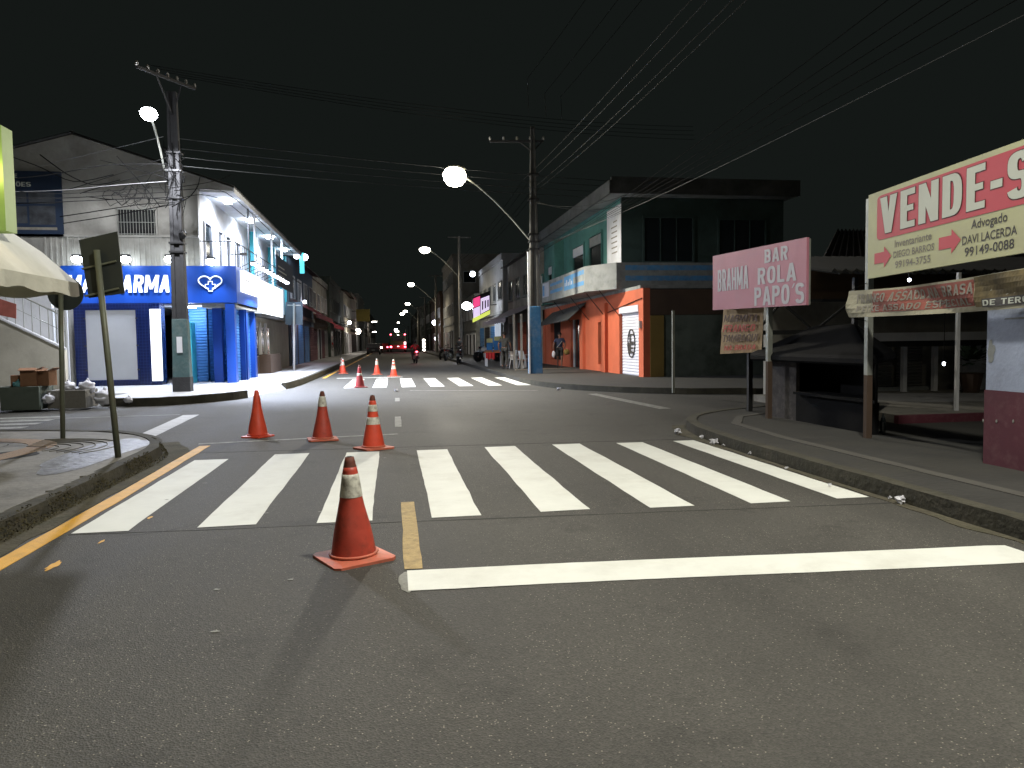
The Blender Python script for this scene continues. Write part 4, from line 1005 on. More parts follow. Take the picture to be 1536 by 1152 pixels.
def building(label, side, X, y0, y1, H, wall, depth=9, roof='flat', floors=2, seed=0, open_mats=('dark_in','shutter_grey'), win='white_wall', aw=None, name='shop_building', cat='building', lit=0.0, front_windows=True, balcony=False, top=None, base_z=.17):
    r = random.Random(seed); n = -side   # side=+1 right buildings face -X
    n = -1 if side > 0 else 1
    t = thing(name, label, cat, (X+side*depth/2,(y0+y1)/2,base_z), 'two storey buildings along the street')
    b = MB(); x0,x1 = sorted((X, X+side*depth)); b.box(x0,x1,y0,y1,base_z-.1,H); b.build('wall', M[wall], t)
    xo, xi = X+n*.5, X+side*(depth)
    if roof == 'tin':
        corr_roof(t, (xo,y0-.25,H-.05), (xo,y1+.2,H-.05), (X+side*depth*.5,y1+.2,H+1.1), (X+side*depth*.5,y0-.25,H+1.1), 'roof_tin', n=int((y1-y0)*1.6))
        b = MB(); b.add([(X,y0+.01,H),(X+side*depth,y0+.01,H),(X+side*depth*.5,y0+.01,H+1.05),(X,y1-.01,H),(X+side*depth,y1-.01,H),(X+side*depth*.5,y1-.01,H+1.05)], [(0,1,2),(3,5,4)]); b.build('gable', M[wall], t)
    elif roof == 'tile':
        corr_roof(t, (xo,y0-.25,H-.02), (xo,y1+.2,H-.02), (X+side*depth*.5,y1+.2,H+1.5), (X+side*depth*.5,y0-.25,H+1.5), 'roof_tile', n=int((y1-y0)*2.5), amp=.06)
        b = MB(); b.add([(X,y0+.01,H),(X+side*depth,y0+.01,H),(X+side*depth*.5,y0+.01,H+1.45),(X,y1-.01,H),(X+side*depth,y1-.01,H),(X+side*depth*.5,y1-.01,H+1.45)], [(0,1,2),(3,5,4)]); b.build('gable', M[wall], t)
    else:
        b = MB(); b.box(min(X+n*.12,X+side*.2),max(X+n*.12,X+side*.2),y0-.05,y1+.05,H,H+.5); b.box(*sorted((X+side*.2,X+side*depth)),y0-.05,y0+.18,H,H+.499); b.build('parapet', M[wall if top is None else top], t)
    fh = (H-.2)/floors
    # ground floor openings
    k = max(1, int((y1-y0)/3.3)); wd = (y1-y0)/k
    for i in range(k):
        ya, yb = y0+wd*i+.35, y0+wd*(i+1)-.35; zt = min(2.75, fh-.5)
        if r.random() < .65:
            shutter(t, (X+n*.02,ya), (X+n*.02,yb), base_z, zt, (n,0), r.choice(open_mats), pitch=.14)
        else:
            b = MB(); fbox(b,X,n,0,.04,ya+.4,yb-.4,base_z,zt); b.build('door', M['dark_in'], t)
            b = MB(); fbox(b,X,n,0,.09,ya+.28,ya+.4,base_z,zt+.1); fbox(b,X,n,0,.09,yb-.4,yb-.28,base_z,zt+.1); fbox(b,X,n,0,.088,ya+.4,yb-.4,zt,zt+.1); b.build('door_frame', M[win], t)
    for fl in range(1, floors):
        zb = base_z+fh*fl
        kk = max(1, int((y1-y0)/2.8)); ww = (y1-y0)/kk
        for i in range(kk):
            ya = y0+ww*i+ww*.25; yb = y0+ww*(i+1)-ww*.25
            window(t, X, n, ya, yb, zb+.9, min(zb+2.2, H-.4), win, 'e_window' if r.random() < lit else 'glass', bars=2)
        if front_windows:
            for i in range(2):
                xa = X+side*(1.2+i*2.8)
                fwindow(t, y0, min(xa,xa+side*1.3), max(xa,xa+side*1.3), zb+.9, min(zb+2.1,H-.4), win)
    if balcony:
        b = MB(); fbox(b,X,n,0,1.1,y0+.3,y1-.3,fh,fh+.15); b.build('balcony_slab', M['slab'], t)
        b = MB()
        yy = y0+.3
        while yy < y1-.3: fbox(b,X,n,1.04,1.07,yy,yy+.03,fh+.15,fh+1.05); yy += .25
        fbox(b,X,n,1.03,1.08,y0+.3,y1-.3,fh+1.05,fh+1.1); b.build('balcony_railing', M['black'], t)
    else:
        b = MB(); fbox(b,X,n,0,.1,y0,y1,fh-.12,fh+.1); b.build('cornice', M['slab'], t)
    if aw:
        awning(t, X, n, y0+.4, y1-.6, aw[1]+.9, aw[1], aw[2], aw[0], scal=int((y1-y0)))
    return t

# ================================================================== LEFT: pharmacy building
Z0 = .2
tA = thing('pharmacy_building', 'two storey corner building with a blue pharmacy front below and a plain gable wall above', 'building', (-10.2,33,Z0))
XU = -6.37; YF = 27.0; YB = 46.0
b = MB(); b.ext([(x,YF,z) for x,z in [(-18.0,6.2),(-10.2,8.45),(-5.2,6.82),(-5.2,6.70),(XU,6.78),(XU,2.95),(-18.0,2.95)]], (0,.25,0)); b.build('gable_wall', M['grey_plaster'], tA)
B('street_wall', M['white_wall'], tA, (XU-.2,XU,YF+.25,YB,2.95,7.15))
B('lower_wall', M['grey_plaster'], tA, (-18,-10.35,YF,YF+.25,.1,2.95))
# roof sheet: street slope out over the balcony, and the back slope
corr_roof(tA, (-5.15,YF-.12,6.83),(-5.15,YB+.2,6.83),(-10.25,YB+.2,8.52),(-10.25,YF-.12,8.52),'roof_tin', n=60, amp=.035)
corr_roof(tA, (-18.0,YF-.12,6.28),(-18.0,YB+.2,6.28),(-10.15,YB+.2,8.53),(-10.15,YF-.12,8.53),'roof_tin', n=60, amp=.035, name='roof')
B('balcony_ceiling', M['white_wall'], tA, (XU,-5.2,YF+.25,YB,6.70,6.76))
B('eave_board', M['white_wall'], tA, (-5.2,-5.16,YF-.1,YB,6.62,6.80))
B('balcony_floor', M['slab'], tA, (XU,-5.25,YF+.05,YB,2.78,2.95))
B('ledge', M['grey_plaster'], tA, (-18,XU,YF-.10,YF-.002,5.12,5.2))
# ribbed lower band of the upper wall
b = MB(); x = -11.2
while x < XU-.1: b.box(x,x+.05,YF-.035,YF-.001,4.15,5.12); x += .17
stuff(b.build('wall_ribs', M['grey_plaster'], tA))
# grilled window
fwindow(tA, YF, -8.88, -7.72, 5.2, 6.05, 'grey_plaster', 'dark_in', fw=.06)
b = MB()
for i in range(13): x = -8.86+i*.094; b.tube([(x,YF-.16,5.18),(x,YF-.16,6.07)], .011, 4)
for z in (5.22,5.6,6.02): b.tube([(-8.9,YF-.16,z),(-7.7,YF-.16,z)], .012, 4)
b.build('window_grille', M['steel'], tA)
# street side upper windows/doors
for (pa_, pb_) in ((305,315),(325,331),(337,341),(351,358)):
    ya = atx(pa_,340,XU).y; yb = atx(pb_,340,XU).y
    window(tA, XU, 1, ya, max(yb,ya+.7), 4.2 if pa_ < 350 else 3.1, 5.75, 'white_metal', 'glass', sill=False, fw=.05)
for (pa_, pb_) in ((371,381),(401,407),(418,422)):
    ya = atx(pa_,360,XU).y; yb = atx(pb_,360,XU).y
    b = MB(); fbox(b, XU, 1, 0, .35, ya, ya+.35, 2.95, 6.6); fbox(b, XU, 1, 0, .12, ya+.35, min(yb,YB-.1), 2.95, 6.1); b.build('turquoise_panel', M['teal_frame'], tA)
# balcony railing and slim posts
b = MB(); y = YF+.1
while y < YB: b.tube([(-5.24,y,2.95),(-5.24,y,5.02)], .012, 4); y += .42
b.tube([(-5.24,YF+.1,5.03),(-5.24,YB,5.03)], .02, 5); b.tube([(XU,YF+.1,5.03),(-5.24,YF+.1,5.03)], .02, 5)
b.build('balcony_railing', M['black'], tA)
for px in (383,408,423):
    y = atx(px,380,-5.25).y; B('slim_post', M['white_metal'], tA, (-5.3,-5.22,y,y+.08,2.95,6.62))
B('downpipe', M['black'], tA, (-5.3,-5.24,29.8,29.9,4.2,6.6))
# dark board with pale writing on the balcony
by0, by1 = atx(414,400,-5.2).y, atx(438,415,-5.2).y
brd = B('notice_board', M['navy_banner'], tA, (-5.21,-5.16,by0,min(by1,YB-.2),4.2,5.6))
b = MB()
for i in range(4): b.box(-5.155,-5.15,by0+.4,by0+2.4+.7*(i%2),5.1-i*.2,5.16-i*.2)
b.build('board_writing', M['sign_pale'], brd)
# pharmacy front
FX0, FX1, FY = -10.72, -5.2, 26.95
fas = B('fascia', M['blue'], tA, (FX0,FX1,FY-.02,FY+.25,2.93,4.18), bevel=.01)
heavy('MAX FARMA', mat('white acrylic letters', (0.85,0.87,0.9), .4, var=.02, emit=(.8,.9,1), estr=.55), fas, face_fn((FX0,FY-.02,2.93),(FX1,FY-.02,2.93),(FX0,FY-.02,4.18),(0,-1,0)), (.035,.29,.615,.75), depth=.04, t=.2, tv=.18, gap=.09, shear=.10)
for k in range(1,5): B('panel_joint', M['blue'], fas, (FX0+k*1.104-.004,FX0+k*1.104+.004,FY-.026,FY-.02,2.95,4.16))
# heart and cross emblem
hx, hz = aty(316,428,FY).x, 3.55
def heart(tt): 
    s_ = .0225; return (hx + s_*16*math.sin(tt)**3*1.05, FY-.05, hz+.06 + s_*(13*math.cos(tt)-5*math.cos(2*tt)-2*math.cos(3*tt)-math.cos(4*tt))*.8)
b = MB(); b.tube([heart(rad(a)) for a in range(12,146,7)], .022, 5); b.tube([heart(rad(-a)) for a in range(12,146,7)], .022, 5); b.tube([heart(rad(a)) for a in (12,6,0,-6,-12)], .022, 5)
cr = .085
pts = [(-cr*.4,cr),(cr*.4,cr),(cr*.4,cr*.4),(cr,cr*.4),(cr,-cr*.4),(cr*.4,-cr*.4),(cr*.4,-cr),(-cr*.4,-cr),(-cr*.4,-cr*.4),(-cr,-cr*.4),(-cr,cr*.4),(-cr*.4,cr*.4),(-cr*.4,cr)]
b.tube([(hx+x*1.9, FY-.05, hz-.06+z*1.9) for x,z in pts], .018, 4)
b.build('heart_emblem', MATS['white acrylic letters'], fas)
# side fascia
sf = B('fascia', M['blue'], tA, (FX1-.25,FX1,FY+.25,31.0,2.93,4.18))
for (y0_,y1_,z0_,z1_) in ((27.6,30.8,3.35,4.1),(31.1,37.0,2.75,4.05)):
    s_ = B('lit_sign_face', M['e_white'], tA, (FX1-.2,FX1+.12,y0_,y1_,z0_,z1_))  # own glow stands in for the spotlights shining on the sign
    for i in range(5): yy = y0_+.3+(y1_-y0_-.9)*i/5; B('sign_mark', M['sign_ink'], s_, (FX1+.122,FX1+.126,yy,yy+.25,z1_-.35,z1_-.28))
B('sign_underside', M['black'], tA, (FX1-.3,FX1+.10,31.1,37.0,2.62,2.74))
for y in [27.7+k*.85 for k in range(11)]:
    b = MB(); b.tube([(-5.2,y,4.2),(-4.75,y,4.42)], .015, 4); b.box(-4.82,-4.68,y-.12,y+.12,4.36,4.42); f = b.build('sign_spotlight', M['black'], tA)
    b = MB(); b.ball((-4.75,y,4.33),.10,.13,.06,8,5); b.build('spotlight_lens', M['e_bulb'], f)
# tiled block with white panel, narrow lit panel, shutters, corner column
nav = B('tiled_wall', M['navy_tile'], tA, (-10.3,-7.85,26.7,27.2,.18,2.93))
pan = B('white_panel', mat('grey white panel', (0.36,0.37,0.38), .6, var=.08, scale=1.5), tA, (-9.92,-8.38,26.66,26.70,.40,2.70))
B('panel_frame', M['navy_tile'], tA, (-9.99,-9.921,26.64,26.698,.33,2.77),(-8.379,-8.31,26.64,26.698,.33,2.77),(-9.92,-8.38,26.641,26.698,.33,.399),(-9.92,-8.38,26.641,26.698,2.701,2.77))
b = MB()
for x in (-9.95,-8.35):
    for z in (.7,1.5,2.4): b.box(x-.03,x+.03,26.62,26.66,z,z+.05)
b.build('panel_clips', M['black'], tA)
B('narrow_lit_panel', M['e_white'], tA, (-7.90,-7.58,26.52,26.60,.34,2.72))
B('side_tiled_wall', M['navy_tile'], tA, (-7.85,-7.62,26.62,27.2,.18,2.93))
B('inner_wall', M['blue_shutter'], tA, (-7.62,-5.6,29.4,29.6,.18,2.93))
B('shop_ceiling', M['white_wall'], tA, (-10.3,-5.25,27.2,36,2.86,2.92))
shutter(tA, (-7.4,28.4),(-6.55,28.4),.2,2.9,(0,-1),'blue_shutter')
shutter(tA, (-6.45,28.2),(-5.75,28.9),.2,2.9,(.7,-.7),'blue_shutter')
B('blue_column', M['blue'], tA, (-6.15,-5.85,27.5,27.8,.2,2.93))
for (pa_,pb_) in ((345,356),(363,369)):
    y = atx(pa_,480,-5.45).y; B('blue_column', M['blue'], tA, (-5.6,-5.3,y,y+.3,.2,2.9))
ys = [27.3, 29.1, 31.0]
shutter(tA, (-5.55,27.5),(-5.55,28.9),.2,2.9,(1,0),'blue_shutter')
shutter(tA, (-5.55,29.3),(-5.55,30.9),.2,2.9,(1,0),'blue_shutter')
B('street_column', M['blue'], tA, (-5.62,-5.35,27.2,27.5,.2,2.9),(-5.62,-5.35,28.9,29.25,.2,2.9),(-5.62,-5.35,30.9,31.3,.2,2.9))
B('shop_door', M['teal_frame'], tA, (-7.3,-7.24,27.7,28.3,.2,2.3),(-6.9,-6.84,27.4,28.0,.2,2.3))
# brown shopfront farther on
B('brown_front', M['cream'], tA, (-6.2,-6.05,31.3,46,.2,2.78))
b = MB()
for i in range(5): y = 31.8+i*1.5; fbox(b,-6.05,1,0,.03,y,y+1.0,1.0,2.3)
b.build('display_window', M['glass'], tA)
b = MB()
for i in range(5): y = 31.5+i*1.5; fbox(b,-6.05,1,0,.10,y,y+.14,.2,2.5)
b.build('white_pilaster', M['white_metal'], tA)
B('brown_plinth', M['brown_wall'], tA, (-6.05,-5.9,31.4,39,.2,.95),(-5.9,-5.4,35.0,38.2,.2,1.05))
B('gantry_post', M['white_metal'], tA, (p4.x-.05,p4.x+.05,p4.y-.05,p4.y+.05,.2,2.9))
# floodlights on top of the fascia, shining down the front
fl = [aty(x,386,26.2) for x in (109,183,250)] + [aty(313,390,26.2)]
for k, q in enumerate(fl):
    b = MB(); b.tube([(q.x,FY,4.2),(q.x,26.6,q.z+.12)], .018, 5); b.box(q.x-.13,q.x+.13,26.45,26.63,q.z+.03,q.z+.13); f = b.build('floodlight', M['black'], tA)
    b = MB(); b.ball((q.x,26.52,q.z-.03),.17,.16,.12,10,6); b.build('floodlight_lens', M['e_flood'], f)
    spot('flood_light', (q.x,26.5,q.z-.2), 340, COOL, tA, size=rad(125), radius=.08, direction=(0,-.35,-1))
for (x,y,z,p_) in ((-5.75,28.6,6.3,1300),(-5.75,33.0,6.3,1300),(-5.75,38.0,6.3,1000),(-5.75,43.0,6.3,700)):
    B('ceiling_lamp', M['e_flood'], tA, (x-.12,x+.12,y-.3,y+.3,z+.30,z+.38))
    spot('balcony_light', (x,y,z+.2), p_, COOL, tA, size=rad(172), radius=.12)
spot('added_pavement_light', (-4.75,25.9,4.35), 6500, COOL, tA, size=rad(108), radius=.15, direction=(.55,-.15,-1))  # added lamp that whitens the corner pavement
B('added_floodlight', M['black'], tA, (-4.85,-4.65,25.85,26.05,4.42,4.5),(-5.15,-4.85,25.93,25.97,4.44,4.47))  # housing and bracket added to carry that lamp
for y in (29.5,34.5): spot('sign_spill_light', (-4.62,y,4.25), 2400, COOL, tA, size=rad(130), radius=.2, direction=(.25,0,-1))
point('entrance_ceiling_light', (-6.9,27.6,2.6), 70, COOL, tA, radius=.15)
B('ceiling_lamp', M['e_flood'], tA, (-7.05,-6.75,27.5,27.8,2.80,2.855))
# wall banner with photos
tB = thing('wall_banner', 'dark blue banner with grey photos hung on the plain gable wall', 'banner', (-12.2,26.93,5.1))
BX0, BX1 = -13.6, -10.56
ban = B('banner_sheet', M['navy_banner'], tB, (BX0,BX1,26.90,26.95,5.12,7.22))
bf = face_fn((BX0,26.9,5.12),(BX1,26.9,5.12),(BX0,26.9,7.22),(0,-1,0))
heavy('DE', M['sign_pale'], ban, bf, (.50,.89,.57,.955)); heavy('ÇÕES', M['sign_pale'], ban, bf, (.50,.76,.70,.83), lift=.012)
for (u0,v0,u1,v1) in ((.48,.52,.65,.68),(.67,.50,.93,.68),(.48,.20,.65,.46),(.67,.18,.93,.47)):
    b = MB(); b.add([bf(u0,v0,.006),bf(u1,v0,.006),bf(u1,v1,.006),bf(u0,v1,.006)], [(0,1,2,3)]); b.build('photo', M['banner_photo'], ban)
b = MB(); b.add([bf(.45,.10,.006),bf(.94,.10,.006),bf(.94,.14,.006),bf(.45,.14,.006)], [(0,1,2,3)]); b.build('white_strip', M['sign_ink_pale'], ban)
# stair wall, door grille, rubbish
tS = thing('stair', 'outside stair behind a sloping cream wall with a metal rail, left of the pharmacy', 'stair', (-11.5,24.5,.1))
b = MB(); b.ext([(-16,24.0,.05),(-9.55,24.0,.05),(-9.55,24.0,1.42),(-11.24,24.0,2.32),(-13.0,24.0,3.28),(-16,24.0,4.9)], (0,.18,0)); b.build('stair_wall', M['cream'], tS)
b = MB(); a_, c_ = Vector((-9.5,23.98,1.45)), Vector((-15,23.98,4.38)); b.tube([a_,c_], .045, 6); b.build('wall_coping', M['white_wall'], tS)
b = MB()
for i in range(26):
    q = a_.lerp(c_, i/25); b.tube([q, q+Vector((0,0,.95))], .012, 4)
b.tube([a_+Vector((0,0,.95)), c_+Vector((0,0,.95))], .022, 5); b.tube([a_+Vector((0,0,.5)), c_+Vector((0,0,.5))], .012, 4); b.build('stair_railing', M['steel'], tS)
for i in range(14):
    x = -9.9-.3*i; B('step', M['grey_plaster'], tS, (x-.3,x,24.2,25.6,.1,.2+.17*(i+1)))
tW = thing('support_wall', 'rough white wall behind the stair rail, left of the metal gate', 'wall', (-12.8,26.3,.1))
B('wall_body', M['white_wall'], tW, (-15.5,-10.75,26.2,26.4,.1,4.1))
tG = thing('metal_gate', 'tall narrow barred white gate between the stair and the navy tiled wall', 'gate', (-10.5,26.3,.2))
B('gate_frame', M['white_metal'], tG, (-10.76,-10.72,26.2,26.26,.2,2.75),(-10.34,-10.3,26.2,26.26,.2,2.75),(-10.72,-10.34,26.2,26.26,2.7,2.75),(-10.72,-10.34,26.2,26.26,.2,.26),(-10.72,-10.34,26.2,26.259,1.4,1.45))
for i in range(6): x = -10.68+i*.063; B('bar', M['white_metal'], tG, (x,x+.015,26.22,26.235,.26,2.7))
B('kick_plate', M['steel'], tG, (-10.72,-10.34,26.24,26.25,.26,1.4))
# red lettered board on the stair wall
q0 = aty(-8,446,23.9); q1 = aty(24,476,23.9)
tr = thing('wall_sign', 'small red board with pale lettering at the left edge on the stair rail', 'sign', (q0.x,23.9,q1.z))
b = MB(); cs = [aty(x,y,23.9) for x,y in ((-14,444),(24,456),(24,478),(-14,470))]; b.ext(cs, (0,.03,0)); sh = b.build('board', M['banner_red'], tr)
# rubbish container with boxes and bags
c0 = gp(30,611,.12)
tb = thing('concrete_planter', 'low rough concrete container holding rubbish by the stair wall', 'container', (c0.x,c0.y,.1))
B('container_wall', M['dark_green_wall'], tb, (c0.x-.42,c0.x+.42,c0.y,c0.y+.08,.05,.60),(c0.x-.42,c0.x+.42,c0.y+.72,c0.y+.8,.05,.60),(c0.x-.42,c0.x-.34,c0.y+.08,c0.y+.72,.05,.599),(c0.x+.34,c0.x+.42,c0.y+.08,c0.y+.72,.05,.599), bevel=.01)
B('filling', M['gutter'], tb, (c0.x-.34,c0.x+.34,c0.y+.08,c0.y+.72,.05,.55))
tb2 = thing('concrete_planter', 'second rough container, right of the first, heaped with white bags', 'container', (c0.x+.95,c0.y+.2,.1))
B('container_wall', M['pave'], tb2, (c0.x+.5,c0.x+1.35,c0.y+.2,c0.y+.28,.05,.48),(c0.x+.5,c0.x+1.35,c0.y+.9,c0.y+.98,.05,.48),(c0.x+.5,c0.x+.58,c0.y+.28,c0.y+.9,.05,.479),(c0.x+1.27,c0.x+1.35,c0.y+.28,c0.y+.9,.05,.479), bevel=.01)
def carton(label, c, sx, sy, sz, rz, flaps=True):
    t = thing('cardboard_box', label, 'box', c, 'cardboard boxes in the rubbish')
    mt = Matrix.Translation(Vector(c)+Vector((0,0,sz/2))) @ Matrix.Rotation(rad(rz),4,'Z')
    b = MB(); b.obox(mt, sx, sy, sz); b.build('box_body', M['cardboard'], t)
    if flaps:
        b = MB(); b.obox(mt @ Matrix.Translation((0,-sy/2-.07,sz/2+.02)) @ Matrix.Rotation(rad(20),4,'X'), sx, .16, .008); b.obox(mt @ Matrix.Translation((sx/2+.06,0,sz/2+.03)) @ Matrix.Rotation(rad(-25),4,'Y'), .14, sy, .008); b.build('flap', M['cardboard'], t)
carton('upright brown cardboard box standing on the first container', (c0.x+.12,c0.y+.3,.56), .34, .3, .42, 8)
carton('brown cardboard box beside the upright one, to its right', (c0.x+.42,c0.y+.4,.60), .34, .3, .36, -12)
carton('small dark cardboard box left among the rubbish', (c0.x-.2,c0.y+.35,.56), .22, .25, .3, 20, False)
def bag(label, c, r, m='bag_white', sd=1):
    r = r*.8
    b = MB(); b.ball((c[0],c[1],c[2]+r*.75), r, r*.9, r*.85, n=20, k=14, wob=.45, seed=sd)
    b.ball((c[0]+.02,c[1],c[2]+r*1.6), r*.22, r*.2, r*.35, n=8, k=5, wob=1.0, seed=sd+3)
    tag(b.build('rubbish_bag', M[m], smooth=True), label, 'bag', 'plastic bags in the rubbish')
bag('teal plastic bag on the first container', (c0.x-.12,c0.y+.2,.56), .13, 'bag_teal', 2)
bag('white knotted bag on top of the second container', (c0.x+.85,c0.y+.5,.42), .2, sd=3)
bag('white bag leaning by the grey post, with a red print side', (c0.x+1.25,c0.y+.6,.4), .22, sd=4)
bag('large white bag standing on the ground right of the containers', (c0.x+1.62,c0.y+.6,.11), .27, sd=5)
bag('small white bag lying on the driveway, rightmost', (c0.x+2.1,c0.y+.8,.11), .12, sd=6)
bag('pale bag slumped between the two containers', (c0.x+.6,c0.y+.05,.2), .15, sd=7)

# ================================================================== LEFT: cream tent and lit box sign at the edge
tt = thing('market_tent', 'cream fabric tent with a scalloped hem on the near left pavement', 'tent', (-5.65,8.8,.14))
cx, cy, hw, hd = -5.72, 8.75, 1.78, 1.66; zh, zp = 2.31, 3.30
b = MB(); n = 12; vs = []
# domed fabric: profile bulging between ribs
for i in range(n+1):
    for j in range(n+1):
        u, v = -1+2*i/n, -1+2*j/n
        m_ = max(abs(u),abs(v)); s_ = min(abs(u),abs(v))
        z = zh + (zp-zh)*(1-m_**2.5) - 0.05*math.sin(PI*(1-s_/max(m_,.01)))*m_ + .012*noise.noise(Vector((u*6,v*6,0)))
        vs.append((cx+hw*u, cy+hd*v, z))
b.add(vs, [(i*(n+1)+j,(i+1)*(n+1)+j,(i+1)*(n+1)+j+1,i*(n+1)+j+1) for i in range(n) for j in range(n)])
b.build('tent_roof', M['cloth_cream'], tt, smooth=True)
b = MB(); ring = []
for k in range(4*28):
    f = k/28; s_ = int(f); q = f-s_
    x, y = [( -1+2*q,-1),(1,-1+2*q),(1-2*q,1),(-1,1-2*q)][s_]
    ring.append((cx+hw*x, cy+hd*y, x, y))
vs = []
for k,(x,y,u,v) in enumerate(ring):
    dz = .02*math.sin(k*.9)+.02*noise.noise(Vector((x*2,y*2,1)))
    o = .03*noise.noise(Vector((x*3,y*3,4)))
    vs += [(x,y,zh+.005),(x+u*o,y+v*o,zh-.08),(x+u*o*2,y+v*o*2,zh-.16+dz)]
N = len(ring)
b.add(vs, [(3*k+j,3*((k+1)%N)+j,3*((k+1)%N)+j+1,3*k+j+1) for k in range(N) for j in range(2)])
b.build('tent_valance', M['cloth_cream'], tt)
b = MB(); b.tube([(cx,cy,.14),(cx,cy,zp-.02)], .035, 8)
for u in (-1,1):
    for v in (-1,1): b.tube([(cx,cy,zp-.3),(cx+u*hw*.97,cy+v*hd*.97,zh-.01)], .014, 5)
b.build('tent_pole', M['steel'], tt)
tg = thing('box_sign', 'green box sign lit yellow from inside at the left edge above the tent', 'sign', (-5.2,9.4,2.8))
B('sign_box', M['green_box'], tg, (-6.2,-4.20,9.2,9.45,2.80,3.95))
point('added_sign_glow', (-4.3,9.02,3.45), 14, (1,.75,.3), tg, radius=.1)  # added lamp before the face, makes the warm patch of its backlight
B('sign_arm', M['steel'], tg, (-6.1,-6.02,9.45,9.53,.14,3.9))

# ================================================================== LEFT: receding buildings
building('dark blue grey two storey house with tin roof and maroon awning, next after the pharmacy', -1, -6.0, 46.3, 60, 6.7, mat('dark blue grey plaster',(0.07,0.10,0.14),.9,var=.2,scale=.8), roof='tin', seed=3, open_mats=('maroon','maroon','shop_blue'), aw=('awning_red',3.35,1.5))
building('grey two storey shop with the second maroon awning on the left side', -1, -6.1, 60.2, 74, 6.6, 'grey_plaster', roof='flat', seed=4, open_mats=('maroon','shutter_grey'), aw=('awning_red',3.0,1.6))
building('dim flat roofed building with a drooping dark awning, third beyond the pharmacy', -1, -5.9, 74.3, 90, 7.4, 'dark_green_wall', roof='flat', seed=5, open_mats=('shutter_white','shutter_grey'), aw=('tarp',2.9,1.9), win='slab')
building('pale shuttered shop under a sloping tile roof on the far left', -1, -5.6, 90.3, 106, 7.6, 'cream', roof='tile', seed=6, open_mats=('shutter_white',), lit=.2)
building('grey house behind the mustard panel on the far left', -1, -5.6, 106.3, 124, 8.0, 'grey_plaster', seed=7)
building('dark tall shop building far down the left side', -1, -5.4, 124.3, 150, 9.0, 'slab', seed=8)
building('low dark building at the far end of the left side', -1, -5.4, 150.3, 185, 7.0, 'brown_wall', seed=9, front_windows=False)
building('last building seen on the left, near the vanishing point', -1, -5.6, 185.5, 260, 8.5, 'dark_green_wall', seed=10, front_windows=False)
a_ = aty(534,464,108); c_ = aty(555,482,108)
t = thing('hanging_sign', 'square mustard sign panel sticking out over the far left pavement', 'sign', (a_.x,108,c_.z))
B('panel', M['mustard'], t, (a_.x,c_.x,108,108.2,c_.z,a_.z)); B('bracket', M['black'], t, (a_.x-.8,a_.x,108.05,108.15,a_.z-.3,a_.z-.2))
# small lit things along the left side
for (px,py,Y,s_,mt_,lb) in ((457,386,47,.20,'e_bulb','round white globe lamp on the corner of the dark blue grey house'),(445,384,46,.17,'e_bulb','round white globe lamp at the end of the pharmacy balcony'),(457,453,52,.12,'e_bulb','small white lamp under the maroon awning'),
                        (537,497,96,.35,'e_far','bright shop lamp under the far left awnings'),(524,484,88,.22,'e_bulb','small lamp above the drooping dark awning')):
    q = aty(px,py,Y); t = thing('wall_lamp', lb, 'lamp', q)
    b = MB(); b.ball(q, s_, s_, s_, 10, 7); b.build('globe', M[mt_], t, smooth=True); b = MB(); b.tube([q, q+Vector((-1.0,.1,.05))], .03, 5); b.build('bracket', M['black'], t)
q = aty(452,392,46.2); t = thing('hanging_sign', 'narrow glowing cyan sign hanging by the globe lamps', 'sign', q)
B('lit_face', M['e_cyan'], t, (q.x-.1,q.x+.15,q.y,q.y+.1,q.z-.7,q.z+.5)); B('bracket', M['black'], t, (q.x-.6,q.x-.1,q.y+.02,q.y+.06,q.z+.3,q.z+.34))
point('street_glow', (-5.0,51,3.0), 60, (1,.7,.75)); point('shop_glow', (-4.6,95,3.0), 110, (1,.9,.85)); point('shop_glow', (-4.5,120,4.0), 90, (1,.9,.8))

# ================================================================== RIGHT: teal and orange corner building
tR1 = thing('corner_building', 'corner building with an orange ground floor and a teal upper floor behind a stained balcony', 'building', (12,34,.155))
XO, YO, YE = 8.75, 25.6, 43.0
B('side_wall', M['dark_green_wall'], tR1, (XO+.25,20,YO,YO+.25,.1,2.35))
B('side_wall_band', M['brown_wall'], tR1, (XO+.25,20,YO-.02,YO+.25,2.352,3.25))
B('mustard_corner', M['olive_wall'], tR1, (XO+.25,XO+.75,YO-.03,YO-.002,.1,2.33))
# orange street wall with openings: piers and lintels
def yO(px, z=1.5): 
    return atx(px, 500, XO).y
ops = [(929,958,.17,2.75,'shutter'),(897,908,.45,2.25,'niche'),(856,873,.17,2.5,'door'),(826,841,.45,2.5,'niche'),(810,819,.17,2.4,'niche')]
edges = []
for a_,c_,z0_,z1_,k_ in ops: edges.append((yO(c_), yO(a_), z0_, z1_, k_))
b = MB(); y = YO
for (ya,yb,z0_,z1_,k_) in edges:
    b.box(XO,XO+.25,y,ya,.1,3.3); b.box(XO,XO+.25,ya,yb,z1_,3.3)
    if z0_ > .2: b.box(XO,XO+.25,ya,yb,.1,z0_)
    y = yb
b.box(XO,XO+.25,y,YE,.1,3.3); b.build('orange_wall', M['orange'], tR1)
sh = None
for (ya,yb,z0_,z1_,k_) in edges:
    if k_ == 'shutter': sh = shutter(tR1, (XO+.14,ya),(XO+.14,yb),.15,z1_,(-1,0),'shutter_white',pitch=.11); s0, s1 = ya, yb
    elif k_ == 'niche': B('niche_back', M['dark_in'], tR1, (XO+.2,XO+.24,ya,yb,z0_,z1_))
    else: B('door', M['glass'], tR1, (XO+.18,XO+.24,ya,yb,z0_,z1_)); B('door_frame', M['white_metal'], tR1, (XO+.12,XO+.18,ya,ya+.06,z0_,z1_),(XO+.12,XO+.18,yb-.06,yb,z0_,z1_))
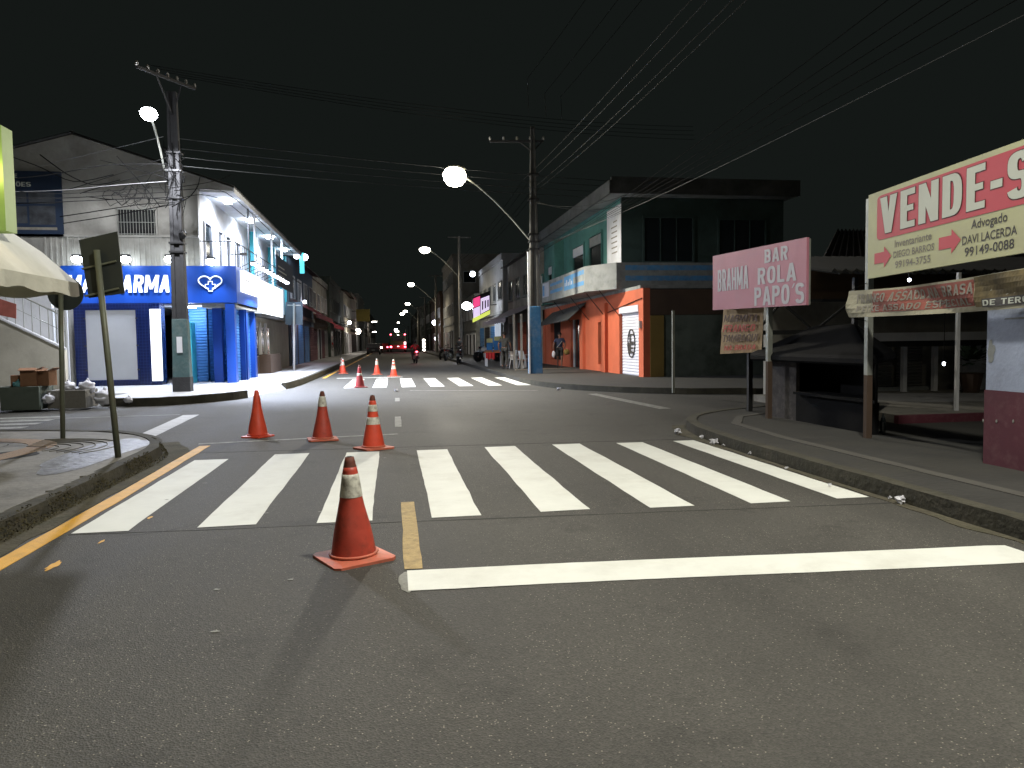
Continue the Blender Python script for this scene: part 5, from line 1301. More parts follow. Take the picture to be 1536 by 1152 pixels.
# pilasters standing proud
for px in (912,878): y = yO(px); B('pilaster', M['orange'], tR1, (XO-.14,XO-.001,y,y+.55,.12,3.0))
B('shutter_box', M['shutter_white'], tR1, (XO-.02,XO+.13,s0+.02,s1-.02,2.5,2.74))
B('meter_box', M['white_metal'], tR1, (XO-.1,XO-.002,YO+.15,YO+.35,1.9,2.15))
b = MB(); b.tube([(XO-.03,YO+.05,2.95),(XO-.03,30,2.6)], .015, 4); b.build('wall_cable', M['wire'], tR1)
# ring emblem with letters on the shutter
sm = (s0+s1)/2; zc = 1.35; b = MB()
b.tube([(XO+.105, sm+.42*math.cos(rad(a))*1.0, zc+.52*math.sin(rad(a))) for a in range(0,361,12)], .028, 4); b.build('ring_emblem', M['sign_ink'], sh)
lf = face_fn((XO+.105,s1,0),(XO+.105,s0,0),(XO+.105,s1,1),(-1,0,0))
heavy('F', M['sign_ink'], sh, lf, (.40,zc-.30,.66,zc+.36), t=.16, tv=.1); heavy('E', M['sign_ink'], sh, lf, (.36,zc-.38,.62,zc+.02), t=.16, tv=.2, lift=.008)
# storey slab, balcony
B('storey_slab', M['slab'], tR1, (XO+.0,20,YO+.3,YE,3.3,3.42))
bal = [(7.6,38.0),(7.6,29.3),(8.45,27.8),(20,27.8)]
b = MB(); b.prism([(7.6,38.0),(7.6,29.3),(8.45,27.8),(20,27.8),(20,28.1),(8.8,28.1),(8.8,38.0)], 3.42, 3.56); b.build('balcony_slab', M['slab'], tR1)
def wallseg(name, pts, z0, z1, th, m):
    b = MB()
    for a_, c_ in zip(pts, pts[1:]):
        a_ = Vector((*a_,0)); c_ = Vector((*c_,0)); d = (c_-a_).normalized(); q = Vector((d.y,-d.x,0))*th
        b.ext([a_+Vector((0,0,z0)), c_+Vector((0,0,z0)), c_+Vector((0,0,z1)), a_+Vector((0,0,z1))], -q)
    return b.build(name, m, tR1)
pr = wallseg('balcony_parapet', bal, 3.56, 4.42, .12, M['slab'])
pf = face_fn((7.6,38.0,3.56),(7.6,29.3,3.56),(7.6,38.0,4.42),(-1,0,0))
def patch(fn, u0,v0,u1,v1, m, name, par, h=.006):
    b = MB(); b.add([fn(u0,v0,h),fn(u1,v0,h),fn(u1,v1,h),fn(u0,v1,h)], [(0,1,2,3)]); return b.build(name, M[m] if isinstance(m,str) else m, par)
mb_ = mat('faded blue stripe', (0.07,0.22,0.42), .8, var=.3, scale=3, dirt=(.2,.22,.24), dscale=4, damt=.6)
mg_ = mat('faded pale sign patch', (0.42,0.44,0.5), .8, var=.2, scale=3)
patch(pf,.02,.12,.2,.92,mg_,'painted_patch',pr); patch(pf,.03,.2,.08,.8,mb_,'painted_stripe',pr,.009)
patch(pf,.24,.62,.55,.78,mb_,'painted_stripe',pr); patch(pf,.24,.22,.55,.40,mb_,'painted_stripe',pr)
patch(pf,.58,.15,.78,.85,mb_,'painted_patch',pr)
for i in range(5): patch(pf,.60+i*.035,.36,.618+i*.035,.36+.3*(.6+.4*(i%2)),mg_,'painted_mark',pr,.01)
patch(pf,.78,.66,.985,.86,mb_,'painted_stripe',pr); patch(pf,.78,.16,.985,.36,mb_,'painted_stripe',pr)
sfn = face_fn((8.45,27.8,3.56),(20,27.8,3.56),(8.45,27.8,4.42),(0,-1,0))
patch(sfn,.03,.66,.5,.88,mb_,'painted_stripe',pr); patch(sfn,.03,.2,.5,.42,mb_,'painted_stripe',pr)
# upper floor
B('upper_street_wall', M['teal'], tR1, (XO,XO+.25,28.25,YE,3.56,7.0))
B('upper_side_wall', mat('shade darkened teal plaster', (0.045,0.075,0.066), .9, var=.3, scale=.8, dirt=(.02,.03,.027), dscale=.7, damt=.7), tR1, (XO,15.4,28.1,28.25,3.56,7.0))  # teal wall turned from the lamps, its shade put into the colour
B('pale_corner_panel', M['white_wall'], tR1, (XO-.02,XO-.002,28.1,30.0,4.42,6.7))
b = MB(); rr_ = random.Random(5)
for i in range(7): z = 4.9+i*.2; fbox(b,XO-.02,-1,.001,.006,28.6,28.6+.5+.35*rr_.random(),z,z+.05)
b.build('faded_marks', M['sign_ink_pale'], tR1)
for (pa_,pb_,z0_,z1_,kk) in ((886,904,3.6,6.0,0),(861,877,3.6,5.9,1),(824,836,3.6,5.6,2),(807,815,3.6,5.3,3)):
    ya, yb = atx(pb_,400,XO).y, atx(pa_,400,XO).y
    w_ = window(tR1, XO, -1, ya, yb, z0_, z1_, 'teal', 'glass', name='balcony_door', sill=False)
    b = MB(); fbox(b,XO,-1,.02,.06,ya+.05,yb-.05,z1_-.45,z1_-.05); b.build('transom', M['white_wall'] if kk else M['slab'], w_)
for px in (846,): y = atx(px,400,XO).y; B('teal_pier', M['teal'], tR1, (XO-.5,XO-.001,y,y+.7,3.57,6.6))
fwindow(tR1, 28.1, 9.65, 11.6, 4.5, 6.15, MATS['shade darkened teal plaster'], bars=3); fwindow(tR1, 28.1, 12.7, 14.6, 4.5, 6.1, MATS['shade darkened teal plaster'], bars=3)  # frames take the same shade-darkened colour as the wall
b = MB(); b.prism([(8.1,27.3),(15.6,27.3),(15.6,43.4),(8.1,43.4)], 6.93, 7.02); b.build('eave_soffit', M['slab'], tR1)
b = MB(); b.box(8.1,15.6,27.2,27.32,6.9,7.5); b.box(8.02,8.12,27.2,43.4,6.9,7.38); b.build('roof_fascia', mat('dark stained roof edge', (.085,.088,.085), .9, var=.5, scale=.8, dirt=(.03,.035,.033), dscale=.9, damt=.8), tR1)
corr_roof(tR1, (8.1,27.3,7.38),(8.1,43.4,7.38),(12,43.4,7.46),(12,27.3,7.46),'roof_tin', n=36)
# sloping sheet canopy under the balcony
corr_roof(tR1, (7.9,33.5,2.45),(7.9,41,2.3),(8.74,41,3.0),(8.74,33.5,3.2),'roof_tin', n=18, name='canopy_sheet')
for y in (33,36.5,28.3,30.2): b = MB(); b.tube([(8.72,y,2.4),(7.9,y,3.4)], .02, 4); b.build('balcony_brace', M['black'], tR1)

# ================================================================== RIGHT: receding buildings
building('grey cream house with orange lower wall and striped awning, next after the corner building', 1, 8.6, 43.6, 56, 7.0, 'grey_plaster', roof='tin', seed=21, open_mats=('dark_in','orange'), aw=('awning_stripe',2.9,2.0), win='slab', front_windows=False)
tR3 = building('pale grey shop with blue columns behind the hanging lit sign', 1, 8.3, 56.3, 72, 7.6, mat('grey painted plaster',(.3,.31,.31),.85,var=.2,scale=1,dirt=(.15,.16,.16),dscale=.7), roof='flat', seed=22, open_mats=('shop_blue','dark_in'), win='slab', front_windows=True)
building('dim shop with green shutters on the right beyond the bright white lamp', 1, 8.0, 72.3, 86, 5.6, 'slab', seed=23, open_mats=('teal','shutter_grey'), aw=None)
building('tall grey house with one dark window on the right, beyond the bright lamp', 1, 7.0, 86.3, 104, 11.0, 'grey_plaster', floors=3, seed=24, open_mats=('shutter_grey',), lit=.0)
building('dark brown shops far down the right side', 1, 6.6, 104.3, 130, 8.0, 'brown_wall', seed=25, open_mats=('maroon','shutter_grey'))
building('dark two storey row near the bus on the right', 1, 6.4, 130.3, 165, 8.0, 'dark_green_wall', seed=26, front_windows=False)
building('last building seen on the right, at the end of the street', 1, 6.4, 165.5, 260, 9.0, 'slab', seed=27, front_windows=False)
# lit hanging sign
Ys = 58.0
c1, c2 = atx(708,444,7.9), atx(735,440,7.9)
ts = thing('hanging_sign', 'backlit pink white and yellow sign hanging over the right pavement', 'sign', (7.6,57.5,4.2))
def pq(name, pts, Y, m, d=.12): 
    b = MB(); b.ext([aty(x,y,Y) for x,y in pts], (0,d,0)); return b.build(name, M[m], ts)
pq('sign_case', [(709,446),(735,436),(735,466),(709,482)], 57.6, 'black')
pq('pink_face', [(710,448),(720,444),(720,458),(710,462)], 57.5, 'e_pink', .02); pq('pale_face', [(710,463),(720,459),(720,473),(710,478)], 57.5, 'e_pale', .02)
pq('pale_face', [(721,448),(734,443),(734,464),(721,471)], 57.5, 'e_pale', .02); pq('yellow_strip', [(709,478),(735,465),(735,471),(709,484)], 57.48, 'e_yellow', .02)
for k in range(3): pq('sign_glyph', [(723+k*4,452-k),(725+k*4,451-k),(725+k*4,464-2*k),(723+k*4,465-2*k)], 57.46, 'sign_ink', .01)
q = aty(700,459,59.5)
t = thing('wall_lamp', 'very bright white lamp left of the hanging lit sign', 'lamp', q)
b = MB(); b.ball(q, .38,.38,.30, 12, 8); b.build('globe', M['e_lamp_white'], t, smooth=True); b = MB(); b.tube([q, q+Vector((2.4,.1,.1))], .03, 5); b.build('bracket', M['black'], t)
point('white_wall_light', (q.x,q.y-.6,q.z-.1), 170, COOL)
B('lit_panel', M['e_white_dim'], ts, (7.75,8.2,57.2,57.3,.8,3.2))
t = thing('advert_board', 'bright blue boards with pale yellow tops by the red table', 'board', (7.4,46,.155))
for k,(xa,xb,yt,yb_) in enumerate(((730,739,508,530),(741,753,505,528))):
    p_ = [aty(x,y,44.5) for x,y in ((xa,yt),(xb,yt-1),(xb,yb_),(xa,yb_))]
    b = MB(); b.ext(p_, (0,.06,0)); o_ = b.build('board_panel', M['shop_blue'], t)
    p_ = [aty(x,y,44.44) for x,y in ((xa,yt),(xb,yt-1),(xb,yt+6),(xa,yt+6))]; b = MB(); b.ext(p_, (0,.03,0)); b.build('yellow_top', M['shop_yellow'], o_)
for k,(px,lb) in enumerate(((783,'white lean post by the striped awning'),(772,'second grey post farther under the awning'))):
    q = gp(px,553,.155); tag(B('awning_post', M['concrete'], None, (q.x-.05,q.x+.05,q.y,q.y+.1,.12,2.8)), lb, 'post')
for (px,py,Y,s_,lb) in ((652,484,105,.35,'small white shop lamp far down the right side'),(655,508,112,.3,'small lamp low on the far right shopfronts'),(709,411,70,.25,'little bright lamp high on the pale grey shop')):
    q = aty(px,py,Y); t = thing('wall_lamp', lb, 'lamp', q); b = MB(); b.ball(q, s_,s_,s_, 10, 7); b.build('globe', M['e_bulb'], t); b = MB(); b.tube([q, q+Vector((1,.1,0))], .03, 5); b.build('bracket', M['black'], t)
q = aty(632,520,118); t = thing('hanging_sign', 'tall narrow lit sign with a string of bulbs, far right of the rider', 'sign', (q.x,118,q.z))
b = MB()
for i in range(5): b.ball((q.x+.4, 118, q.z-1.0+i*.5), .2,.2,.16, 8, 5)
b.build('bulb', M['e_far'], t); B('board', M['black'], t, (q.x+.1,q.x+.7,118.2,118.3,q.z-1.2,q.z+1.3))
point('far_glow', (4.5,110,3.0), 90, (1,.85,.75))

# ================================================================== NEAR RIGHT: signs
def uof(px, X, Yf, Yn, py=400): return (Yf - atx(px,py,X).y)/(Yf-Yn)
# pink bar sign
PX = 6.1; YF_, YN_ = 13.77, 10.45
tP = thing('bar_sign', 'pink board sign with pale lettering on a post at the near right corner', 'sign', (6.17,11.8,.14))
b = MB(); b.ext([(PX,YF_,2.04),(PX,YN_,1.975),(PX,YN_,2.975),(PX,YF_,3.07)], (.04,0,0)); pk = b.build('sign_face', M['pink'], tP)
pfn = face_fn((PX,YF_,2.04),(PX,YN_,1.975),(PX,YF_,3.07),(-1,0,0))
def pbox(x0,x1,v0,v1): return (uof(x0,PX,YF_,YN_),v0,uof(x1,PX,YF_,YN_),v1)
heavy('BRAHMA', M['pink_text'], pk, pfn, pbox(1077,1123,.33,.72), t=.22, tv=.14, gap=.08)
heavy('BAR', M['pink_text'], pk, pfn, pbox(1147,1182,.70,.915), gap=.12)
heavy('ROLA', M['pink_text'], pk, pfn, pbox(1137,1195,.37,.64), gap=.12)
heavy('PAPO´S', M['pink_text'], pk, pfn, pbox(1132,1207,.03,.33), gap=.10)
b = MB(); b.box(PX+.045,PX+.08,YN_+.02,YN_+.06,1.98,2.96); b.box(PX+.045,PX+.08,YF_-.06,YF_-.02,2.05,3.05); b.box(PX+.045,PX+.08,YN_+.06,YF_-.06,2.5,2.54); b.build('sign_frame', M['steel'], tP)
b = MB(); b.box(6.18,6.26,11.75,11.83,.1,1.1); b.build('post_foot', M['brown_wall'], tP)
b = MB(); b.box(6.18,6.26,11.75,11.83,1.1,3.0); b.build('post', M['steel'], tP)
# beige food poster under the sign
tO = thing('food_poster', 'beige hand painted poster with red and brown words hanging below the pink sign', 'poster', (6.3,12.9,1.2))
q = [atx(x,y,6.3) for x,y in ((1083,463),(1143,462),(1140,528),(1078,531))]
ofn = lambda u,v,h: (q[3].lerp(q[2],u)).lerp(q[0].lerp(q[1],u), v) + Vector((-h,.02*0,0))
b = MB(); vs = []
for i in range(9):
    for j in range(9): vs.append(ofn(i/8,j/8, .025*noise.noise(Vector((i*.5,j*.6,1)))-.03))
for i in range(9):
    for j in range(9): vs.append(ofn(i/8,j/8, .025*noise.noise(Vector((i*.5,j*.6,1)))-.036))
b.add(vs, [(i*9+j,(i+1)*9+j,(i+1)*9+j+1,i*9+j+1) for i in range(8) for j in range(8)]+[(81+i*9+j,81+i*9+j+1,81+(i+1)*9+j+1,81+(i+1)*9+j) for i in range(8) for j in range(8)])
ps = b.build('poster_sheet', M['poster'], tO)
for (s_,m_,bx) in (('MARMITA','poster_dark',(.10,.70,.93,.86)),('FRANGO','poster_red',(.10,.48,.88,.64)),('TAMBAQUI','poster_dark',(.10,.26,.94,.42)),('NA BRASA','poster_red',(.16,.07,.92,.18))):
    heavy(s_, M[m_], ps, ofn, bx, lift=.012, t=.17, tv=.16, shear=.12, gap=.1)
B('hanging_rod', M['steel'], tO, (6.28,6.32,11.83,13.3,2.03,2.05))

# for-sale sign
VX = 6.1; VF, VN = atx(1303,292,VX).y, 5.55
tV = thing('for_sale_sign', 'large cream and red sale board on brown footed posts at the right edge', 'sign', (6.2,9.15,.14))
zA0, zA1 = 2.24, 3.31; zB0, zB1 = 2.31, 3.42
b = MB(); b.ext([(VX,VF,zA0),(VX,VN,zB0),(VX,VN,zB1),(VX,VF,zA1)], (.05,0,0)); vb = b.build('sign_face', M['cream_sign'], tV)
vfn0 = face_fn((VX,VF,zA0),(VX,VN,zB0),(VX,VF,zA1),(-1,0,0))
def vfn(u,v,h): return Vector((VX-h, VF+(VN-VF)*u, (zA0+(zB0-zA0)*u)*(1-v) + (zA1+(zB1-zA1)*u)*v))
def vu(px): return uof(px,VX,VF,VN)
def sheet(fn, u0,v0,u1,v1, m, name, par, h=.004, rnd=0):
    b = MB()
    if rnd:
        pts = []
        for (cu,cv,a0) in ((u1-rnd*.45,v1-rnd,0),(u0+rnd*.45,v1-rnd,90),(u0+rnd*.45,v0+rnd,180),(u1-rnd*.45,v0+rnd,270)):
            for k in range(5): a = rad(a0+k*22.5); pts.append((cu+math.cos(a)*rnd*.45, cv+math.sin(a)*rnd))
    else: pts = [(u0,v0),(u1,v0),(u1,v1),(u0,v1)]
    b.add([fn(u,v,h) for u,v in pts], [tuple(range(len(pts)))]); return b.build(name, M[m], par)
sheet(vfn, vu(1315),.43,1.02,.945,'sign_red','red_panel',vb,rnd=.05)
u0 = vu(1320); uS = vu(1507); u1 = u0 + (uS-u0)/.757
heavy('VENDE-SE', M['sign_outline'], vb, vfn, (u0,.49,u1,.91), lift=.005, t=.25, tv=.16, gap=.13, grow=.022)
heavy('VENDE-SE', M['sign_pale'], vb, vfn, (u0,.49,u1,.91), lift=.010, t=.25, tv=.16, gap=.13)
def arrow(px0, px1, vc, hh):
    a, c = vu(px0), vu(px1); m_ = a+(c-a)*.58
    pts = [(a,vc-hh*.5),(m_,vc-hh*.5),(m_,vc-hh),(c,vc),(m_,vc+hh),(m_,vc+hh*.5),(a,vc+hh*.5)]
    b = MB(); b.add([vfn(u,v,.005) for u,v in pts], [tuple(range(7))]); b.build('red_arrow', M['sign_red'], vb)
arrow(1312,1337,.22,.125); arrow(1408,1441,.235,.125)
for (s_,x0_,x1_,v0_,v1_,m_) in (('Inventariante',1342,1397,.30,.385,'sign_ink_pale'),('DIEGO BARROS',1340,1401,.185,.26,'sign_ink_pale'),('99194-3755',1343,1396,.065,.145,'sign_ink_pale'),
                                ('Advogado',1456,1510,.285,.40,'sign_ink'),('DAVI LACERDA',1443,1525,.175,.26,'sign_ink'),('99149-0088',1447,1521,.055,.145,'sign_ink')):
    lettering(s_, M[m_], vb, vfn, (vu(x0_),v0_,vu(x1_),v1_), bold=.012)
for y in (9.15,5.75):
    b = MB(); b.box(6.2,6.28,y-.04,y+.04,.1,.98); b.build('post_foot', M['brown_wall'], tV, bevel=.004)
    b = MB(); b.box(6.2,6.28,y-.04,y+.04,.98,3.3); b.build('post', M['steel'], tV, bevel=.004)
b = MB(); b.box(VX+.055,VX+.09,5.8,9.1,2.45,2.5); b.box(VX+.055,VX+.09,5.8,9.1,3.1,3.15); b.build('sign_frame', M['steel'], tV)

# sagging food banner under it
tF = thing('food_banner', 'sagging beige and red cloth banner tied under the sale board', 'banner', (6.0,7.5,1.75))
BXX = 6.02; bF_, bN_ = atx(1274,440,BXX).y, 5.3
def bfn(u,v,h):
    y = bF_+(bN_-bF_)*u; sg = .10*4*u*(1-u)
    top_ = 2.10+.10*u - sg*.55; bot = 1.75+.03*u - sg*.25
    return Vector((BXX-h-.035*math.sin(u*9+v*2.5)-.03*math.sin(u*23+v*5)*(1-abs(v-.5)), y, bot*(1-v)+top_*v))
def cloth(name, u0,v0,u1,v1, m, par, h=0, nu=40, nv=6):
    b = MB(); vs = [bfn(u0+(u1-u0)*i/nu, v0+(v1-v0)*j/nv, h) for i in range(nu+1) for j in range(nv+1)]
    b.add(vs, [(i*(nv+1)+j,(i+1)*(nv+1)+j,(i+1)*(nv+1)+j+1,i*(nv+1)+j+1) for i in range(nu) for j in range(nv)]); return b.build(name, M[m], par)
bs = cloth('banner_sheet', 0,0,1,1,'banner',tF)
def bu(px): return (bF_-atx(px,440,BXX).y)/(bF_-bN_)
cloth('red_print', bu(1310),.16,bu(1462),.93,'banner_red',bs,.004)
cloth('food_picture', bu(1463),.12,1.0,.98,'banner_brown',bs,.004)
cloth('black_strip', bu(1474),.10,1.0,.34,'sign_ink',bs,.007,nv=2)
heavy('FRANGO ASSADO NA BRASA', M['sign_ink_pale'], bs, bfn, (bu(1288),.52,bu(1462),.85), lift=.012, gap=.12, t=.18)
heavy('PEIXE ASSADO ESPECIAL', M['sign_ink_pale'], bs, bfn, (bu(1290),.20,bu(1458),.42), lift=.012, gap=.12, t=.16)
heavy('DE TERÇA A DOMINGO', M['sign_pale'], bs, bfn, (bu(1476),.14,.97,.30), lift=.012, gap=.12, t=.17)
b = MB(); b.tube([bfn(0,1,0),(6.2,9.15,2.2)], .006, 4); b.tube([bfn(0,0,0),(6.2,9.15,1.7)], .006, 4); b.build('tie_cord', M['wire'], tF)

# pale blue and maroon wall
tK = thing('kiosk_wall', 'pale blue over maroon painted kiosk wall at the right edge behind the banner', 'wall', (7.2,5.2,.14))
B('wall_body', M['pale_blue_wall'], tK, (6.15,8.6,3.4,7.03,.92,1.98)); B('maroon_base', M['maroon'], tK, (6.142,8.62,3.38,7.04,.1,.918))
q = atx(1487,528,6.148); b = MB(); vs = []
for i in range(26):
    a = 2*PI*i/26; rr = 1+.5*noise.noise(Vector((math.cos(a)*1.6,math.sin(a)*1.6,2))); vs.append((6.146, q.y-math.cos(a)*.045*rr, q.z+math.sin(a)*.11*rr))
b.add(vs, [tuple(range(26))]); b.build('paint_loss', M['slab'], tK)
b = MB(); q = atx(1520,478,6.146); b.add([(6.146,q.y+.12,q.z-.006),(6.146,q.y-.35,q.z-.012),(6.146,q.y-.35,q.z+.02),(6.146,q.y+.1,q.z+.008)], [(0,1,2,3)]); b.build('wall_crack', M['slab'], tK)
b = MB()
for (x,y) in ((1475,631),(1495,632),(1520,632)):
    q = atx(x,y,6.14); b.ball((6.138,q.y,q.z), .004,.012,.02, 6, 4)
b.build('paint_chip', M['old_paint'], tK)
# dark kiosk with a hipped hood
tT = thing('food_kiosk', 'low black kiosk with a hipped hood and dark open front, between the two sign posts', 'kiosk', (7.3,11.9,.14))
kA, kP, kB, kC, kD = (6.45,12.25), (6.46,11.35), (6.52,9.40), (8.2,11.75), (8.2,13.2)
def kwall(name, p, q, z0, z1, m, th=.06):
    p = Vector((*p,0)); q = Vector((*q,0)); d = (q-p).normalized(); nn_ = Vector((-d.y,d.x,0))*th; b = MB()
    b.ext([p+Vector((0,0,z0)), q+Vector((0,0,z0)), q+Vector((0,0,z1)), p+Vector((0,0,z1))], nn_); return b.build(name, m, tT)
kwall('painted_wall', kA, kP, .1, 1.14, M['pillar']); kwall('counter_wall', kP, kB, .1, .58, M['tarp']); kwall('side_wall', kB, kC, .1, 1.14, M['tarp'])
kwall('back_wall', kC, kD, .1, 1.14, M['tarp']); kwall('side_wall', kD, kA, .1, 1.14, M['tarp'])
b = MB(); b.prism([(6.38,11.3),(6.44,9.3),(6.9,9.95),(6.85,11.3)], .58, .62); b.build('counter_top', M['tarp'], tT)
kwall('inner_partition', (7.0,12.3), (7.0,10.2), .1, 1.12, M['tarp'])
b = MB(); ev = [(6.22,12.5),(6.26,9.10),(8.42,11.60),(8.45,13.5)]; tp_ = [(6.92,11.55),(6.92,10.45),(7.55,11.4),(7.6,12.1)]
vs = [(x,y,1.10) for x,y in ev]+[(x,y,1.22) for x,y in ev]+[(x,y,1.69) for x,y in tp_]
b.add(vs, [(0,1,5,4),(1,2,6,5),(2,3,7,6),(3,0,4,7),(4,5,9,8),(5,6,10,9),(6,7,11,10),(7,4,8,11),(8,9,10,11),(3,2,1,0)]); b.build('hood', M['tarp'], tT, bevel=.03)
b = MB(); b.lathe([(.035,.14),(.036,.3),(.03,.34),(.012,.38),(.012,.42)], 10, c=(6.75,9.55,0)); tag(b.build('bottle', M['glass']), 'plastic bottle standing by the foot of the right sign post', 'bottle')
# braced frame beside it
tX = thing('braced_frame', 'dark metal frame with crossed braces behind the pink sign', 'frame', (7.4,13,.14))
b = MB()
for x in (6.5,8.6): b.box(x-.04,x+.04,13.0,13.08,.1,2.6)
b.box(6.5,8.6,13.01,13.07,1.55,1.63); b.box(6.5,8.6,13.01,13.07,2.15,2.2)
b.tube([(6.6,13.0,1.6),(7.1,13.0,2.15)], .03, 4); b.tube([(7.1,13.0,2.15),(7.75,13.0,1.6)], .03, 4); b.tube([(7.75,13.0,1.6),(8.5,13.0,2.15)], .03, 4)
b.build('frame_bars', M['black'], tX)
# yard building behind
tY = thing('yard_building', 'low dim building with grey rolling shutters and a pale beam, behind the kiosk', 'building', (10.5,16,.14))
B('back_wall', M['grey_plaster'], tY, (8.2,18,15.6,15.8,.1,2.3))
B('pale_beam', M['white_wall'], tY, (9.0,15.0,14.0,14.12,1.39,1.56)); B('dark_beam', M['black'], tY, (9.0,15.0,14.02,14.1,1.27,1.388))
for x in (9.85,10.25,11.0,11.75,12.45): B('pale_column', M['white_wall'], tY, (x,x+.09,14.9,15.0,.15,1.5))
for x0_,x1_ in ((9.4,10.2),(10.32,11.0),(11.12,11.75)): shutter(tY, (x0_,15.3),(x1_,15.3),.36,1.5,(0,-1),'shutter_grey',pitch=.07); 
B('plinth', M['slab'], tY, (9.3,11.9,15.25,15.6,.14,.355))
B('white_side_wall', M['white_wall'], tY, (12.5,17,15.0,15.2,.1,1.5))
corr_roof(tY, (7.6,12.2,2.65),(16,12.2,2.65),(16,16,3.3),(7.6,16,3.3),mat('old blackened roof sheet',(0.025,0.025,0.022),.8,var=.4,scale=2), n=40)
B('raised_floor', M['pave'], tY, (7.7,14,10.6,15.25,.13,.27)); B('floor_edge', M['maroon'], tY, (7.68,14,10.5,10.598,.13,.265))
B('slim_post', M['white_metal'], tY, (9.0,9.05,10.9,10.95,.27,2.5))
q = aty(1364,420,11.8); t = thing('wall_lamp', 'tiny cold white lamp seen between the sale board and the banner', 'lamp', q)
b = MB(); b.ball(q,.03,.03,.03,8,6); b.build('bulb', M['e_bulb'], t); b = MB(); b.tube([q+Vector((0,0,.03)), q+Vector((0,.1,.45))], .008, 4); b.build('bracket', M['black'], t)
t = thing('hanging_bulb', 'small bulb hanging on a cord before the pale beam', 'lamp', (9.65,12.0,.97)); b = MB(); b.ball((9.65,12,.99),.025,.025,.035,8,6); b.build('bulb', M['e_bulb'], t); b = MB(); b.tube([(9.65,12,1.02),(9.65,12,2.6)], .006, 4); b.build('cord', M['wire'], t)
def pot_plant(label, c, s, sd):
    t = thing('potted_plant', label, 'plant', c); b = MB(); b.lathe([(.12*s,0),(.18*s,.3*s),(.2*s,.32*s),(.15*s,.3*s)], 12, c=c); b.build('pot', M['brown_wall'], t)
    r = random.Random(sd); b = MB()
    for i in range(90):
        d = Vector((r.uniform(-1,1),r.uniform(-1,1),r.uniform(-.2,1))).normalized(); p = Vector(c)+Vector((0,0,.5*s))+d*r.uniform(.08,.32)*s
        u = d.cross(Vector((0,0,1))).normalized()*.05*s; b.add([p-u, p+d*.12*s, p+u, p-d*.04*s], [(0,1,2,3)])
    b.build('leaves', M['leaf'], t)
pot_plant('dark bushy potted plant by the pale wall behind the kiosk', (12.15,14.3,.27), 1.3, 1)
pot_plant('smaller dark potted plant right of the bushy one', (12.75,14.2,.27), 1.0, 2)
tH = thing('tile_roof_shed', 'dim tiled shed roof behind the signs beside the teal building', 'shed', (13,16,.1))
corr_roof(tH, (10.5,17.5,3.2),(20,17.5,3.2),(20,23,5.0),(14.5,23,5.0),mat('black weathered roof tile',(0.02,0.016,0.013),.9,var=.4,scale=3), n=40, amp=.05)
B('shed_wall', M['brown_wall'], tH, (9.9,20,18.6,18.8,.1,3.4))

# litter along the right kerb
for k,(px,py,s_,lb) in enumerate(((1352,753,.05,'crushed white cup lying on the right gutter, largest and nearest'),(1072,665,.06,'white foam scrap at the kerb corner, beyond the last stripe'),(1017,650,.06,'flat white wrapper on the road near the right corner'),(1053,657,.035,'small white scrap on the kerb corner'),
                        (1335,748,.02,'tiny white chip beside the crushed cup'),(1126,681,.03,'white scrap beside the last crosswalk stripe'),(1085,669,.025,'small pale scrap just right of the foam scrap'),(1180,703,.02,'tiny pale chip in the right gutter'),(1245,728,.02,'pale chip near the end of the last stripe'),(1522,750,.03,'white scrap on the right pavement edge'),(757,560,.09,'white scrap on the far right pavement kerb'),(838,585,.07,'white bit of litter at the far right corner kerb'),(595,587,.06,'white paint blotch of litter on the road before the far crosswalk'))):
    p = gp(px,py,.02 if py>600 else .01); b = MB(); b.ball((p.x,p.y,p.z+s_*.5), s_, s_*.8, s_*.55, 9, 6, wob=1.3, seed=k); tag(b.build('litter', M['bag_white']), lb, 'litter')

# ================================================================== people
def skin_mesh(name, joints, edges, m, parent, root=0, sub=1):
    me = bpy.data.meshes.new(name); me.from_pydata([j[:3] for j in joints], edges, [])
    o = bpy.data.objects.new(name, me); C.objects.link(o)
    md = o.modifiers.new('s','SKIN'); md.use_smooth_shade = True
    for i, j in enumerate(joints):
        r_ = j[3]; sv = me.skin_vertices[0].data[i]; sv.radius = r_ if isinstance(r_, tuple) else (r_, r_); sv.use_root = (i == root)
    ms = o.modifiers.new('u','SUBSURF'); ms.levels = sub; ms.render_levels = sub
    dg = bpy.context.evaluated_depsgraph_get(); nm = bpy.data.meshes.new_from_object(o.evaluated_get(dg))
    bpy.data.objects.remove(o); bpy.data.meshes.remove(me)
    nm.name = name; nm.materials.clear(); nm.materials.append(m); nm.polygons.foreach_set('use_smooth', [True]*len(nm.polygons))
    o = bpy.data.objects.new(name, nm); C.objects.link(o); o.parent = parent; ORG[o] = Vector((0,0,0)); return o
